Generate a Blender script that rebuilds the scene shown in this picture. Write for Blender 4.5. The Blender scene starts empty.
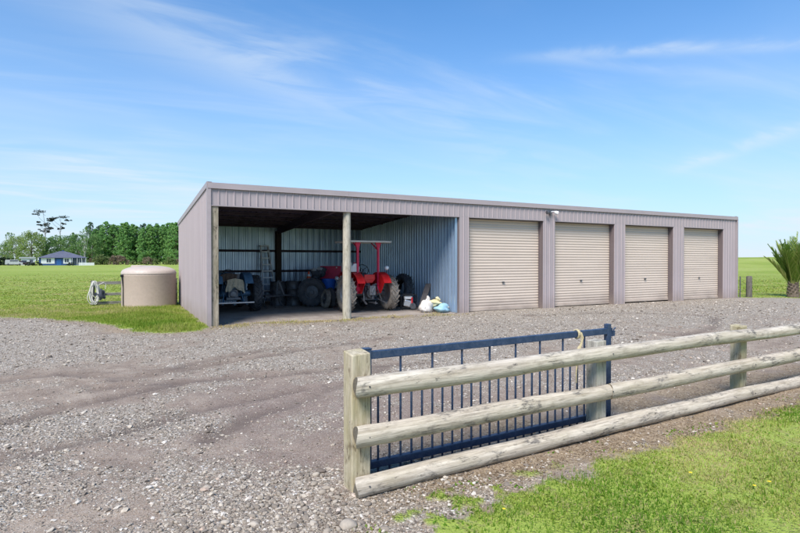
import bpy, math, random
import numpy as np
from mathutils import Vector, Matrix
R = math.radians
rng = np.random.default_rng(7)
random.seed(7)
scene = bpy.context.scene
col = scene.collection

# ------------------------------------------------------------------ camera
YAW, PIT = 0.4836, 0.0113
CAM = (-1.9035, -13.8562, 1.658)
cd = bpy.data.cameras.new('camera'); cam = bpy.data.objects.new('camera', cd); col.objects.link(cam)
cam.location = CAM
cam.rotation_euler = (math.pi/2 - PIT, 0, -YAW)
cd.sensor_width = 36; cd.lens = 528.25/800*36; cd.clip_start = 0.05; cd.clip_end = 9000
scene.camera = cam

# ------------------------------------------------------------------ light, sky, exposure
SUN_EL, SUN_AZ = R(50), R(228)      # azimuth measured from +Y clockwise
world = bpy.data.worlds.new('World'); scene.world = world; world.use_nodes = True
wn = world.node_tree; wn.nodes.clear()
def wnode(t, **k):
    n = wn.nodes.new(t)
    for a, b in k.items(): setattr(n, a, b)
    return n
sky = wnode('ShaderNodeTexSky', sky_type='NISHITA', sun_disc=False)
sky.sun_elevation = SUN_EL; sky.sun_rotation = SUN_AZ
sky.air_density = 1.0; sky.dust_density = 0.5; sky.ozone_density = 2.5; sky.altitude = 0
bg = wnode('ShaderNodeBackground'); bg.inputs['Strength'].default_value = 0.115
out = wnode('ShaderNodeOutputWorld')
tc = wnode('ShaderNodeTexCoord')
sep = wnode('ShaderNodeSeparateXYZ')
wn.links.new(tc.outputs['Generated'], sep.inputs[0])
def wmath(op, a, b=None, c=None):
    n = wnode('ShaderNodeMath', operation=op)
    for i, v in enumerate((a, b, c)):
        if v is None: continue
        if isinstance(v, (int, float)): n.inputs[i].default_value = v
        else: wn.links.new(v, n.inputs[i])
    return n.outputs[0]
zc = wmath('MAXIMUM', sep.outputs[2], 0.0)
zd = wmath('ADD', zc, 0.10)
px_, py_ = wmath('DIVIDE', sep.outputs[0], zd), wmath('DIVIDE', sep.outputs[1], zd)
comb = wnode('ShaderNodeCombineXYZ')
wn.links.new(px_, comb.inputs[0]); wn.links.new(py_, comb.inputs[1])
def cloud(rot, scale, loc, nscale, lo, hi, detail=6, dist=0.6):
    mp = wnode('ShaderNodeMapping'); mp.inputs['Rotation'].default_value = (0, 0, rot)
    mp.inputs['Scale'].default_value = scale; mp.inputs['Location'].default_value = loc
    wn.links.new(comb.outputs[0], mp.inputs[0])
    n = wnode('ShaderNodeTexNoise'); n.inputs['Scale'].default_value = nscale
    n.inputs['Detail'].default_value = detail; n.inputs['Roughness'].default_value = 0.55
    n.inputs['Distortion'].default_value = dist
    wn.links.new(mp.outputs[0], n.inputs['Vector'])
    r = wnode('ShaderNodeMapRange'); r.interpolation_type = 'SMOOTHSTEP'
    r.inputs['From Min'].default_value = lo; r.inputs['From Max'].default_value = hi
    wn.links.new(n.outputs[0], r.inputs[0])
    return r.outputs[0]
c1 = cloud(R(62), (0.34, 0.85, 1), (2.3, 0.4, 0), 1.0, 0.42, 0.85, 4, 0.4)
c2 = cloud(R(50), (0.30, 1.1, 1), (7.1, 3.4, 0), 2.0, 0.47, 0.85, 7, 0.9)
c3 = cloud(R(10), (0.5, 0.5, 1), (1.1, 9.0, 0), 0.7, 0.35, 0.75, 3, 0.2)
cc = wmath('MULTIPLY', wmath('ADD', c1, wmath('MULTIPLY', c2, 0.6)), wmath('ADD', wmath('MULTIPLY', c3, 0.8), 0.35))
cc = wmath('MULTIPLY', cc, 0.45)
def view_dir(u, v):
    # compass direction of a cloud as seen from the yard, as a point on the cloud plane
    a, b = (u-400)/528.25, (266.5-v)/528.25
    fw = math.cos(PIT)+b*math.sin(PIT); up = b*math.cos(PIT)-math.sin(PIT)
    d = Vector((fw*math.sin(YAW)+a*math.cos(YAW), fw*math.cos(YAW)-a*math.sin(YAW), up)).normalized()
    return d.x/(d.z+0.10), d.y/(d.z+0.10)
def band(p0, p1, w, strength, nz):
    (x0, y0), (x1, y1) = view_dir(*p0), view_dir(*p1)
    ln = math.hypot(x1-x0, y1-y0); ca, sa = (x1-x0)/ln, (y1-y0)/ln; mx_, my_ = (x0+x1)/2, (y0+y1)/2
    u = wmath('ADD', wmath('MULTIPLY', wmath('SUBTRACT', px_, mx_), ca), wmath('MULTIPLY', wmath('SUBTRACT', py_, my_), sa))
    v = wmath('SUBTRACT', wmath('MULTIPLY', wmath('SUBTRACT', py_, my_), ca), wmath('MULTIPLY', wmath('SUBTRACT', px_, mx_), sa))
    v = wmath('ADD', v, wmath('MULTIPLY', wmath('SUBTRACT', nz, 0.4), w*0.9))
    q = wmath('ADD', wmath('POWER', wmath('ABSOLUTE', wmath('DIVIDE', u, ln*0.55)), 2.6), wmath('POWER', wmath('ABSOLUTE', wmath('DIVIDE', v, w)), 2.0))
    return wmath('MULTIPLY', wmath('MULTIPLY', wmath('EXPONENT', wmath('MULTIPLY', q, -1.0)), wmath('ADD', wmath('MULTIPLY', nz, 0.75), 0.25)), strength)
n_a = cloud(R(20), (1, 1, 1), (3.3, 1.2, 0), 4.5, 0.30, 0.72, 7, 0.8); n_b = cloud(R(50), (0.5, 1.4, 1), (8.1, 2.2, 0), 3.0, 0.30, 0.72, 7, 0.8)
for args in (((565, 56), (830, 44), 0.045, 0.42, n_a), ((30, -10), (350, 112), 0.22, 0.34, n_b), ((180, 20), (520, 175), 0.30, 0.16, n_b), ((680, 170), (830, 118), 0.10, 0.26, n_b), ((540, 60), (700, 75), 0.05, 0.18, n_b), ((-60, 150), (200, 190), 0.3, 0.2, n_b)):
    cc = wmath('ADD', cc, band(*args))
hz = wmath('POWER', wmath('SUBTRACT', 1.0, zc), 3.8)
hz = wmath('MULTIPLY', hz, 0.97)
fac = wmath('MINIMUM', wmath('ADD', cc, hz), 0.96)
mixc = wnode('ShaderNodeMix', data_type='RGBA')
wn.links.new(fac, mixc.inputs[0])
tint = wnode('ShaderNodeMix', data_type='RGBA', blend_type='MULTIPLY'); tint.inputs[0].default_value = 1
wn.links.new(sky.outputs[0], tint.inputs[6]); tint.inputs[7].default_value = (0.17, 0.63, 0.95, 1)
wn.links.new(tint.outputs[2], mixc.inputs[6]); mixc.inputs[7].default_value = (3.55, 4.0, 4.45, 1)
wn.links.new(mixc.outputs[2], bg.inputs['Color']); wn.links.new(bg.outputs[0], out.inputs[0])

sd = bpy.data.lights.new('sun', 'SUN'); sun = bpy.data.objects.new('sun', sd); col.objects.link(sun)
sd.energy = 3.0; sd.angle = R(26); sd.color = (1, 0.93, 0.85)
sdir = Vector((math.sin(SUN_AZ)*math.cos(SUN_EL), math.cos(SUN_AZ)*math.cos(SUN_EL), math.sin(SUN_EL)))
sun.rotation_euler = sdir.to_track_quat('Z', 'Y').to_euler()
vs = scene.view_settings
vs.view_transform = 'Standard'; vs.look = 'None'; vs.gamma = 1; vs.exposure = 0.95; vs.use_curve_mapping = False
scene.cycles.max_bounces = 8; scene.cycles.diffuse_bounces = 5
scene.cycles.transparent_max_bounces = 4

# ------------------------------------------------------------------ helpers: materials
class NT:
    def __init__(s, name):
        s.m = bpy.data.materials.new(name); s.m.use_nodes = True
        s.t = s.m.node_tree; s.b = s.t.nodes['Principled BSDF']
    def n(s, t, **k):
        n = s.t.nodes.new(t)
        for a, b in k.items(): setattr(n, a, b)
        return n
    def link(s, a, b): s.t.links.new(a, b)
    def set(s, sock, v):
        if isinstance(v, (int, float)): sock.default_value = v
        elif isinstance(v, tuple):
            sock.default_value = v if len(v) == len(sock.default_value) else (*v, 1)
        else: s.link(v, sock)
    def coord(s, kind='Object', scale=(1, 1, 1), rot=(0, 0, 0)):
        c = s.n('ShaderNodeTexCoord'); mp = s.n('ShaderNodeMapping')
        mp.inputs['Scale'].default_value = scale; mp.inputs['Rotation'].default_value = rot
        s.link(c.outputs[kind], mp.inputs[0]); return mp.outputs[0]
    def noise(s, v, scale, detail=4, rough=0.55, dist=0):
        n = s.n('ShaderNodeTexNoise'); s.set(n.inputs['Scale'], scale); n.inputs['Detail'].default_value = detail
        n.inputs['Roughness'].default_value = rough; n.inputs['Distortion'].default_value = dist
        s.link(v, n.inputs['Vector']); return n.outputs[0]
    def vor(s, v, scale, feature='F1', out='Distance', rand=1):
        n = s.n('ShaderNodeTexVoronoi', feature=feature); n.inputs['Scale'].default_value = scale
        n.inputs['Randomness'].default_value = rand
        s.link(v, n.inputs['Vector']); return n.outputs[out]
    def ramp(s, f, stops, interp='LINEAR'):
        r = s.n('ShaderNodeValToRGB'); r.color_ramp.interpolation = interp
        e = r.color_ramp.elements
        while len(e) < len(stops): e.new(0.5)
        for i, (p, c) in enumerate(stops):
            e[i].position = p; e[i].color = (*c, 1) if len(c) == 3 else c
        s.set(r.inputs[0], f); return r.outputs[0]
    def mix(s, f, a, b, mode='MIX'):
        m = s.n('ShaderNodeMix', data_type='RGBA', blend_type=mode)
        s.set(m.inputs[0], f); s.set(m.inputs[6], a); s.set(m.inputs[7], b); return m.outputs[2]
    def math(s, op, a, b=0.0, clamp=False):
        m = s.n('ShaderNodeMath', operation=op); m.use_clamp = clamp
        s.set(m.inputs[0], a); s.set(m.inputs[1], b); return m.outputs[0]
    def mr(s, v, a, b, c=0.0, d=1.0):
        m = s.n('ShaderNodeMapRange'); m.inputs['From Min'].default_value = a; m.inputs['From Max'].default_value = b
        m.inputs['To Min'].default_value = c; m.inputs['To Max'].default_value = d; s.set(m.inputs[0], v); return m.outputs[0]
    def attr(s, name, out='Fac'):
        a = s.n('ShaderNodeAttribute'); a.attribute_name = name; return a.outputs[out]
    def bump(s, h, strength=0.3, dist=0.01):
        b = s.n('ShaderNodeBump'); b.inputs['Strength'].default_value = strength; b.inputs['Distance'].default_value = dist
        s.link(h, b.inputs['Height']); s.link(b.outputs[0], s.b.inputs['Normal'])
    def fin(s, c, rough=0.6, metal=0.0, spec=None):
        s.set(s.b.inputs['Base Color'], c); s.set(s.b.inputs['Roughness'], rough); s.set(s.b.inputs['Metallic'], metal)
        if spec is not None: s.b.inputs['Specular IOR Level'].default_value = spec
        return s.m

def simple(name, c, rough=0.5, metal=0.0, var=0.25, dirt=None, dirt_amt=0.35, nscale=9, bump=0.0):
    t = NT(name); v = t.coord()
    n1 = t.noise(v, nscale, 5); n2 = t.noise(v, nscale*4.3, 4, 0.6)
    lo = tuple(x*(1-var) for x in c); hi = tuple(min(1, x*(1+var)) for x in c)
    base = t.ramp(n1, [(0.3, lo), (0.7, hi)])
    if dirt:
        f = t.mr(t.math('ADD', n2, t.math('MULTIPLY', n1, 0.6)), 0.72, 1.0, 0, dirt_amt)
        base = t.mix(f, base, dirt)
    if bump: t.bump(n2, bump, 0.004)
    return t.fin(base, t.mr(n2, 0.3, 0.7, max(0.05, rough-0.08), rough+0.08), metal)

# exterior cladding: baked enamel with faint vertical run marks, dust splashed at the foot
def m_clad(name, c, streak=(14, 14, 0.35)):
    t = NT(name); v = t.coord('Object', streak); w = t.coord('Object')
    n1 = t.noise(v, 1.0, 5); n2 = t.noise(w, 1.3, 5); n3 = t.noise(w, 30, 3)
    base = t.ramp(n1, [(0.25, tuple(x*0.90 for x in c)), (0.75, tuple(x*1.07 for x in c))])
    base = t.mix(t.mr(n2, 0.5, 0.8, 0, 0.30), base, tuple(x*0.82 for x in c))
    sp = t.n('ShaderNodeSeparateXYZ'); t.link(w, sp.inputs[0])
    foot = t.math('MULTIPLY', t.mr(sp.outputs[2], 0.5, 0.0), t.mr(n2, 0.3, 0.7, 0.25, 0.9))
    base = t.mix(foot, base, (0.25, 0.20, 0.17))
    t.bump(t.math('ADD', t.math('MULTIPLY', n3, 0.08), t.math('MULTIPLY', t.noise(w, 1.7, 2), 1.5)), 0.22, 0.02)
    return t.fin(base, t.mr(n1, 0.3, 0.7, 0.42, 0.58))
M = {}
M['clad'] = m_clad('mauve_cladding', (0.370, 0.315, 0.318))
M['flash'] = m_clad('mauve_flashing', (0.365, 0.312, 0.314), (1.2, 1.2, 5))
M['door'] = m_clad('cream_door', (0.575, 0.480, 0.395), (0.4, 5, 9))
M['jamb'] = m_clad('jamb_dark', (0.15, 0.118, 0.118))  # darker tone than the cladding; also on door heads and partition trim
def m_zinc():
    t = NT('zinc_aluminium'); v = t.coord('Object', (10, 10, 0.5)); w = t.coord()
    n1 = t.noise(v, 1.0, 5); n2 = t.noise(w, 2.2, 4)
    base = t.ramp(n1, [(0.25, (0.33, 0.44, 0.58)), (0.75, (0.56, 0.67, 0.80))])
    base = t.mix(t.mr(n2, 0.45, 0.75, 0, 0.2), base, (0.24, 0.30, 0.40))
    return t.fin(base, t.mr(n2, 0.3, 0.7, 0.30, 0.36), 0.72)
M['zinc'] = m_zinc()
M['roof_under'] = simple('roof_underside', (0.22, 0.19, 0.30), 0.55, 0.3, 0.3)

def m_timber(name, a, b, dark, axis='x', green=0.0, greenc=(0.16, 0.17, 0.055), stain=0.5):
    t = NT(name)
    sc = {'x': (0.9, 16, 16), 'z': (16, 16, 0.9)}[axis]
    v = t.coord('Object', sc); w = t.coord('Object', {'x': (1, 2.6, 2.6), 'z': (2.6, 2.6, 1)}[axis])
    info = t.n('ShaderNodeObjectInfo')
    add = t.n('ShaderNodeVectorMath', operation='ADD'); t.link(v, add.inputs[0])
    cmb = t.n('ShaderNodeCombineXYZ'); rr = t.math('MULTIPLY', info.outputs['Random'], 37.0)
    for i in range(3): t.link(rr, cmb.inputs[i])
    t.link(cmb.outputs[0], add.inputs[1]); v = add.outputs[0]
    add2 = t.n('ShaderNodeVectorMath', operation='ADD'); t.link(w, add2.inputs[0]); t.link(cmb.outputs[0], add2.inputs[1]); w = add2.outputs[0]
    g = t.noise(v, 1.6, 7, 0.62, 0.35); g2 = t.noise(v, 5.5, 5, 0.6)
    s1 = t.noise(w, 3.2, 7, 0.68, 0.5); s2 = t.noise(w, 13, 5, 0.62)
    base = t.ramp(g, [(0.30, a), (0.70, b)])
    base = t.mix(t.mr(g2, 0.50, 0.66, 0, 0.55), base, tuple(x*0.6 for x in a))
    base = t.mix(t.mr(t.noise(w, 5.2, 6, 0.7), 0.50, 0.66, 0, 0.42), base, tuple(x*0.5 for x in a))
    if green: base = t.mix(t.mr(t.noise(w, 1.8, 6, 0.65), 0.42, 0.70, 0, green), base, greenc)
    sf = t.math('MULTIPLY', t.mr(s1, 0.53, 0.61), t.mr(s2, 0.40, 0.56))
    base = t.mix(t.math('MULTIPLY', sf, stain), base, dark)
    crack = t.mr(t.noise(v, 2.7, 3, 0.5, 0.2), 0.485, 0.5, 0, 1)
    crack = t.math('MULTIPLY', crack, t.mr(t.noise(v, 2.7, 3, 0.5, 0.2), 0.515, 0.5, 0, 1))
    crack = t.math('MULTIPLY', crack, t.mr(s1, 0.5, 0.6))
    base = t.mix(t.math('MULTIPLY', crack, 0.8), base, (0.04, 0.03, 0.025))
    h = t.math('SUBTRACT', t.math('ADD', t.math('MULTIPLY', g2, 0.6), t.math('MULTIPLY', g, 0.8)), crack)
    t.bump(h, 0.7, 0.008)
    return t.fin(base, 0.85, 0, 0.25)
M['rail'] = m_timber('weathered_rail', (0.36, 0.300, 0.232), (0.68, 0.605, 0.500), (0.10, 0.092, 0.088), 'x', 0.25, (0.33, 0.285, 0.15), 0.72)
M['post'] = m_timber('weathered_post', (0.39, 0.325, 0.225), (0.60, 0.525, 0.385), (0.15, 0.11, 0.06), 'z', 0.7, (0.31, 0.265, 0.11), 0.8)
M['post_grey'] = m_timber('grey_post', (0.37, 0.335, 0.275), (0.56, 0.52, 0.445), (0.12, 0.11, 0.09), 'z', 0.4, (0.28, 0.27, 0.16), 0.4)
M['shedpost'] = m_timber('shed_post_timber', (0.27, 0.225, 0.165), (0.46, 0.40, 0.31), (0.06, 0.05, 0.035), 'z', 0.75, (0.14, 0.13, 0.065), 0.7)
M['shedpost_pale'] = m_timber('pale_shed_post', (0.40, 0.36, 0.29), (0.56, 0.52, 0.43), (0.2, 0.17, 0.12), 'z', 0.35, (0.33, 0.30, 0.17), 0.4)
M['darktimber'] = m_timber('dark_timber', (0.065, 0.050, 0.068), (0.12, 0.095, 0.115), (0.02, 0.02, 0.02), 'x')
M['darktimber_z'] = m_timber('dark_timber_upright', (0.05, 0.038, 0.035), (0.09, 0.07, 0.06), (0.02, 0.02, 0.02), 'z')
M['oldrail'] = m_timber('old_grey_board', (0.16, 0.15, 0.13), (0.34, 0.32, 0.29), (0.06, 0.05, 0.05), 'x')
M['oldpost'] = m_timber('old_grey_post', (0.10, 0.09, 0.075), (0.20, 0.18, 0.15), (0.04, 0.04, 0.03), 'z')

M['gate'] = simple('gate_blue_paint', (0.020, 0.044, 0.095), 0.42, 0.0, 0.15, (0.24, 0.23, 0.22), 0.14, 17, 0.04)
M['rope'] = simple('rope', (0.50, 0.42, 0.25), 0.9, 0, 0.25, bump=0.6, nscale=60)
M['whiterope'] = simple('white_rope', (0.65, 0.62, 0.58), 0.8, 0, 0.15, nscale=30)
M['tank'] = simple('tank_plastic', (0.47, 0.365, 0.30), 0.55, 0, 0.05, (0.30, 0.25, 0.20), 0.25, 3)
M['tanklid_lit'] = simple('tank_plastic_lit', (0.50, 0.415, 0.355), 0.5, 0, 0.05, (0.35, 0.28, 0.24), 0.25, 3)  # tank plastic again, its colour lightened for the light falling on the top
M['black'] = simple('black_plastic', (0.018, 0.018, 0.02), 0.45, 0, 0.2)
M['rubber'] = simple('tyre_rubber', (0.048, 0.055, 0.068), 0.8, 0, 0.3, (0.13, 0.11, 0.09), 0.5, 6)
M['dustrubber'] = simple('dusty_tyre_rubber', (0.20, 0.175, 0.15), 0.9, 0, 0.3, (0.42, 0.36, 0.30), 0.7, 5)
M['red'] = simple('tractor_red', (0.70, 0.012, 0.016), 0.35, 0, 0.15, (0.25, 0.12, 0.10), 0.2)
M['crimson'] = simple('roll_frame_crimson', (0.62, 0.012, 0.075), 0.4, 0, 0.12)
M['oldred'] = simple('faded_red_paint', (0.68, 0.02, 0.10), 0.55, 0, 0.2, (0.15, 0.05, 0.04), 0.3)
M['silver'] = simple('silver_metal', (0.55, 0.56, 0.58), 0.35, 0.6, 0.15, (0.3, 0.26, 0.22), 0.4)
M['alu'] = simple('ladder_aluminium', (0.82, 0.86, 0.90), 0.4, 0.1, 0.12)
M['steel'] = simple('greasy_steel', (0.10, 0.11, 0.13), 0.5, 0.4, 0.4, (0.16, 0.13, 0.10), 0.5)
M['midsteel'] = simple('grey_casting', (0.20, 0.21, 0.23), 0.5, 0.3, 0.4, (0.16, 0.13, 0.10), 0.5)
M['greyblue'] = simple('old_blue_paint', (0.08, 0.20, 0.34), 0.45, 0.1, 0.35, (0.12, 0.09, 0.07), 0.4)
M['offwhite'] = simple('offwhite_sheet', (0.62, 0.62, 0.60), 0.5, 0, 0.08, (0.35, 0.32, 0.28), 0.4)
M['whiteplastic'] = simple('white_plastic', (0.75, 0.75, 0.73), 0.4, 0, 0.08)
M['bluetub'] = simple('blue_tub_plastic', (0.02, 0.14, 0.62), 0.45, 0, 0.1)
M['orange'] = simple('cone_orange', (0.80, 0.11, 0.02), 0.5, 0, 0.08)
M['browncloth'] = simple('brown_cloth', (0.085, 0.062, 0.05), 0.95, 0, 0.3, nscale=20, bump=0.4)
M['creamcloth'] = simple('cream_cloth', (0.50, 0.44, 0.32), 0.95, 0, 0.2, nscale=20, bump=0.4)
M['bagwhite'] = simple('white_feed_bag', (0.62, 0.60, 0.57), 0.6, 0, 0.1, (0.35, 0.24, 0.15), 0.5, 7)
M['bagblue'] = simple('pale_blue_bag', (0.30, 0.50, 0.60), 0.5, 0, 0.15, nscale=8)
M['bagyellow'] = simple('pale_yellow_bag', (0.62, 0.55, 0.30), 0.6, 0, 0.15, (0.5, 0.45, 0.4), 0.5)
M['glasslamp'] = simple('lamp_lens', (0.80, 0.82, 0.84), 0.2, 0, 0.05)
M['endgrain'] = simple('end_grain', (0.20, 0.165, 0.115), 0.9, 0, 0.35, (0.06, 0.05, 0.03), 0.6, 40, 0.4)

# ------------------------------------------------------------------ helpers: meshes
class MB:
    def __init__(s): s.V, s.F, s.I, s.S = [], [], [], []
    def add(s, vs_, fs, mi=0, sm=False):
        o = len(s.V); s.V += [tuple(v) for v in vs_]
        for f in fs: s.F.append(tuple(i+o for i in f)); s.I.append(mi); s.S.append(sm)
    def box(s, c, d, rot=None, mi=0, taper=1.0):
        hx, hy, hz_ = d[0]/2, d[1]/2, d[2]/2
        p = [(x*hx*(taper if z > 0 else 1), y*hy*(taper if z > 0 else 1), z*hz_) for x in (-1, 1) for y in (-1, 1) for z in (-1, 1)]
        if rot is not None: p = [tuple(rot @ Vector(q)) for q in p]
        p = [(q[0]+c[0], q[1]+c[1], q[2]+c[2]) for q in p]
        s.add(p, [(0, 1, 3, 2), (4, 6, 7, 5), (0, 4, 5, 1), (2, 3, 7, 6), (0, 2, 6, 4), (1, 5, 7, 3)], mi)
        return s
    def bar(s, p, q, w, h, mi=0):
        p, q = Vector(p), Vector(q); d = q-p; L = d.length
        rot = d.to_track_quat('Z', 'Y').to_matrix()
        s.box((p+q)/2, (w, h, L), rot, mi); return s
    def tube(s, pts, r, n=8, mi=0, caps=True, sm=True):
        pts = [Vector(p) for p in pts]; rs = r if isinstance(r, (list, tuple)) else [r]*len(pts)
        vs_, fs = [], []
        up = None
        for i, p in enumerate(pts):
            d = (pts[min(i+1, len(pts)-1)]-pts[max(i-1, 0)]).normalized()
            if up is None: up = d.orthogonal().normalized()
            else:
                up = (up - d*up.dot(d))
                up = up.normalized() if up.length > 1e-6 else d.orthogonal().normalized()
            b = d.cross(up)
            for k in range(n):
                a = 2*math.pi*k/n
                vs_.append(p + (up*math.cos(a)+b*math.sin(a))*rs[i])
        for i in range(len(pts)-1):
            for k in range(n):
                fs.append((i*n+k, i*n+(k+1) % n, (i+1)*n+(k+1) % n, (i+1)*n+k))
        s.add(vs_, fs, mi, sm)
        if caps:
            o = len(s.V)-len(vs_)
            s.F.append(tuple(o+k for k in range(n))[::-1]); s.I.append(mi); s.S.append(False)
            o2 = o+(len(pts)-1)*n
            s.F.append(tuple(o2+k for k in range(n))); s.I.append(mi); s.S.append(False)
        return s
    def lathe(s, prof, n=24, c=(0, 0, 0), axis='z', mi=0, sm=True):
        vs_, fs = [], []
        for (r, z) in prof:
            for k in range(n):
                a = 2*math.pi*k/n; x, y = r*math.cos(a), r*math.sin(a)
                q = {'z': (x, y, z), 'x': (z, x, y), 'y': (x, z, y)}[axis]
                vs_.append((q[0]+c[0], q[1]+c[1], q[2]+c[2]))
        m = len(prof)
        for i in range(m-1):
            for k in range(n):
                f = (i*n+k, i*n+(k+1) % n, (i+1)*n+(k+1) % n, (i+1)*n+k)
                fs.append(f[::-1] if axis == 'y' else f)
        s.add(vs_, fs, mi, sm); return s
    def blob(s, c, rad, n=10, amp=0.15, seed=0, mi=0, rot=None, sm=True):
        r_ = random.Random(seed); vs_, fs = [], []
        ph = [r_.uniform(0, 6.28) for _ in range(8)]
        rings = max(4, n//2+2)
        for i in range(rings+1):
            th = math.pi*i/rings
            for k in range(n):
                a = 2*math.pi*k/n
                x, y, z = math.sin(th)*math.cos(a), math.sin(th)*math.sin(a), math.cos(th)
                f = 1+amp*(math.sin(3.1*x+ph[0])*math.sin(2.7*y+ph[1])+math.sin(4.9*z+ph[2]+2*x)*0.7+0.4*math.sin(7*y+5*x+ph[3]))
                q = Vector((x*rad[0]*f, y*rad[1]*f, z*rad[2]*f))
                if rot is not None: q = rot @ q
                vs_.append((q.x+c[0], q.y+c[1], q.z+c[2]))
        for i in range(rings):
            for k in range(n):
                fs.append((i*n+k, (i+1)*n+k, (i+1)*n+(k+1) % n, i*n+(k+1) % n))
        s.add(vs_, fs, mi, sm); return s
    def prism(s, poly, z0, z1, axis='z', mi=0):
        # poly in the plane across the axis, extruded along it
        def P(a, b, t): return {'z': (a, b, t), 'x': (t, a, b), 'y': (a, t, b)}[axis]
        n = len(poly)
        vs_ = [P(a, b, z0) for a, b in poly]+[P(a, b, z1) for a, b in poly]
        fs = [tuple(range(n))[::-1], tuple(range(n, 2*n))]+[(i, (i+1) % n, n+(i+1) % n, n+i) for i in range(n)]
        s.add(vs_, fs, mi); return s
    def mesh(s, name, mats):
        me = bpy.data.meshes.new(name); me.from_pydata(s.V, [], s.F); me.update()
        for m in (mats if isinstance(mats, (list, tuple)) else [mats]): me.materials.append(m)
        me.polygons.foreach_set('material_index', s.I); me.polygons.foreach_set('use_smooth', s.S)
        if any(s.S): me.set_sharp_from_angle(angle=R(42))
        return me
    def build(s, name, mats, parent=None, bevel=0, loc=None, rz=None, fix=False):
        me = s.mesh(name, mats)
        if fix:
            import bmesh
            bm = bmesh.new(); bm.from_mesh(me); bmesh.ops.recalc_face_normals(bm, faces=bm.faces); bm.to_mesh(me); bm.free()
        o = bpy.data.objects.new(name, me); col.objects.link(o)
        if parent is not None: o.parent = parent
        if loc is not None: o.location = loc
        if rz is not None: o.rotation_euler = (0, 0, rz)
        if bevel:
            b = o.modifiers.new('bevel', 'BEVEL'); b.width = bevel; b.segments = 2; b.limit_method = 'ANGLE'
        return o
def empty(name, loc=(0, 0, 0), rz=0.0):
    o = bpy.data.objects.new(name, None); col.objects.link(o); o.location = loc; o.rotation_euler = (0, 0, rz)
    o.empty_display_size = 0.2; return o
def tag(o, label=None, cat=None, group=None, kind=None):
    if label: o['label'] = label
    if cat: o['category'] = cat
    if group: o['group'] = group
    if kind: o['kind'] = kind
    return o
def copy_tree(o, parent=None):
    c = o.copy(); col.objects.link(c)
    if parent is not None: c.parent = parent
    for ch in list(o.children):
        copy_tree(ch, c)
    return c

def np_mesh(name, V, F, mats, attrs=None, smooth=False, parent=None):
    """V (n,3), F (m,k) constant k; attrs: dict name->(per-vertex float)"""
    me = bpy.data.meshes.new(name)
    V = np.asarray(V, np.float32); F = np.asarray(F, np.int32); k = F.shape[1]
    me.vertices.add(len(V)); me.vertices.foreach_set('co', V.ravel())
    me.loops.add(F.size); me.loops.foreach_set('vertex_index', F.ravel())
    me.polygons.add(len(F)); me.polygons.foreach_set('loop_start', np.arange(0, F.size, k, dtype=np.int32))
    me.polygons.foreach_set('loop_total', np.full(len(F), k, np.int32))
    me.polygons.foreach_set('use_smooth', np.full(len(F), smooth))
    me.update(calc_edges=True)
    for m in (mats if isinstance(mats, (list, tuple)) else [mats]): me.materials.append(m)
    for a, arr in (attrs or {}).items():
        at = me.attributes.new(a, 'FLOAT', 'POINT'); at.data.foreach_set('value', np.asarray(arr, np.float32))
    o = bpy.data.objects.new(name, me); col.objects.link(o)
    if parent is not None: o.parent = parent
    return o

# ------------------------------------------------------------------ terrain
def vnoise(x, y, seed=0):
    xi, yi = np.floor(x).astype(np.int64), np.floor(y).astype(np.int64); fx, fy = x-xi, y-yi
    def h(a, b):
        n = (a*374761393 + b*668265263 + seed*974634777) & 0xffffffff
        n = ((n ^ (n >> 13))*1274126177) & 0xffffffff
        return ((n ^ (n >> 16)) & 0xffff)/65535.0
    u, v = fx*fx*(3-2*fx), fy*fy*(3-2*fy)
    return (h(xi, yi)*(1-u)+h(xi+1, yi)*u)*(1-v)+(h(xi, yi+1)*(1-u)+h(xi+1, yi+1)*u)*v
def fbm(x, y, octs=4, seed=0):
    s, a, t = 0, 1, 0
    for i in range(octs): s = s+a*vnoise(x*2**i+17.3*i, y*2**i-9.1*i, seed+i); t += a; a *= 0.5
    return s/t
def sstep(a, b, x): t = np.clip((x-a)/(b-a), 0, 1); return t*t*(3-2*t)
YARD = np.array([(-6.4, 6.0), (-9.5, 8.2), (-14, 10.5), (-26, 13), (-45, 12), (-45, -30), (-1.1, -30), (-0.95, -13.0), (-0.75, -11.6), (-0.47, -11.0), (-0.29, -10.91),
                 (-0.04, -10.81), (0.21, -10.70), (0.5, -10.71), (0.95, -10.74), (1.5, -10.71), (2.35, -10.69), (3.04, -10.75), (3.85, -10.62), (4.92, -10.57),
                 (8, -10.36), (12, -10.3), (20, -9.9), (36, -9), (48, -6), (44, -3), (30, -2.0), (24.3, -1.5), (23.2, -0.5), (22.45, 0.05), (22.4, 7.9), (0.05, 7.9), (0, 0.05),
                 (-0.4, -0.63), (-0.9, -0.75), (-1.36, -0.51), (-1.8, 0.2), (-2.19, 1.16), (-2.55, 2.0), (-2.93, 2.76), (-3.4, 3.5), (-3.98, 4.14), (-5.04, 4.99)])
def sdf(x, y, P):
    """signed distance, positive inside"""
    d = np.full(x.shape, 1e9); ins = np.zeros(x.shape, bool); n = len(P)
    for i in range(n):
        ax, ay = P[i]; bx, by = P[(i+1) % n]
        ex, ey = bx-ax, by-ay
        t = np.clip(((x-ax)*ex+(y-ay)*ey)/(ex*ex+ey*ey), 0, 1)
        d = np.minimum(d, np.hypot(x-ax-t*ex, y-ay-t*ey))
        c = ((ay > y) != (by > y)) & (x < (bx-ax)*(y-ay)/(by-ay+1e-12)+ax)
        ins ^= c
    return np.where(ins, d, -d)
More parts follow.
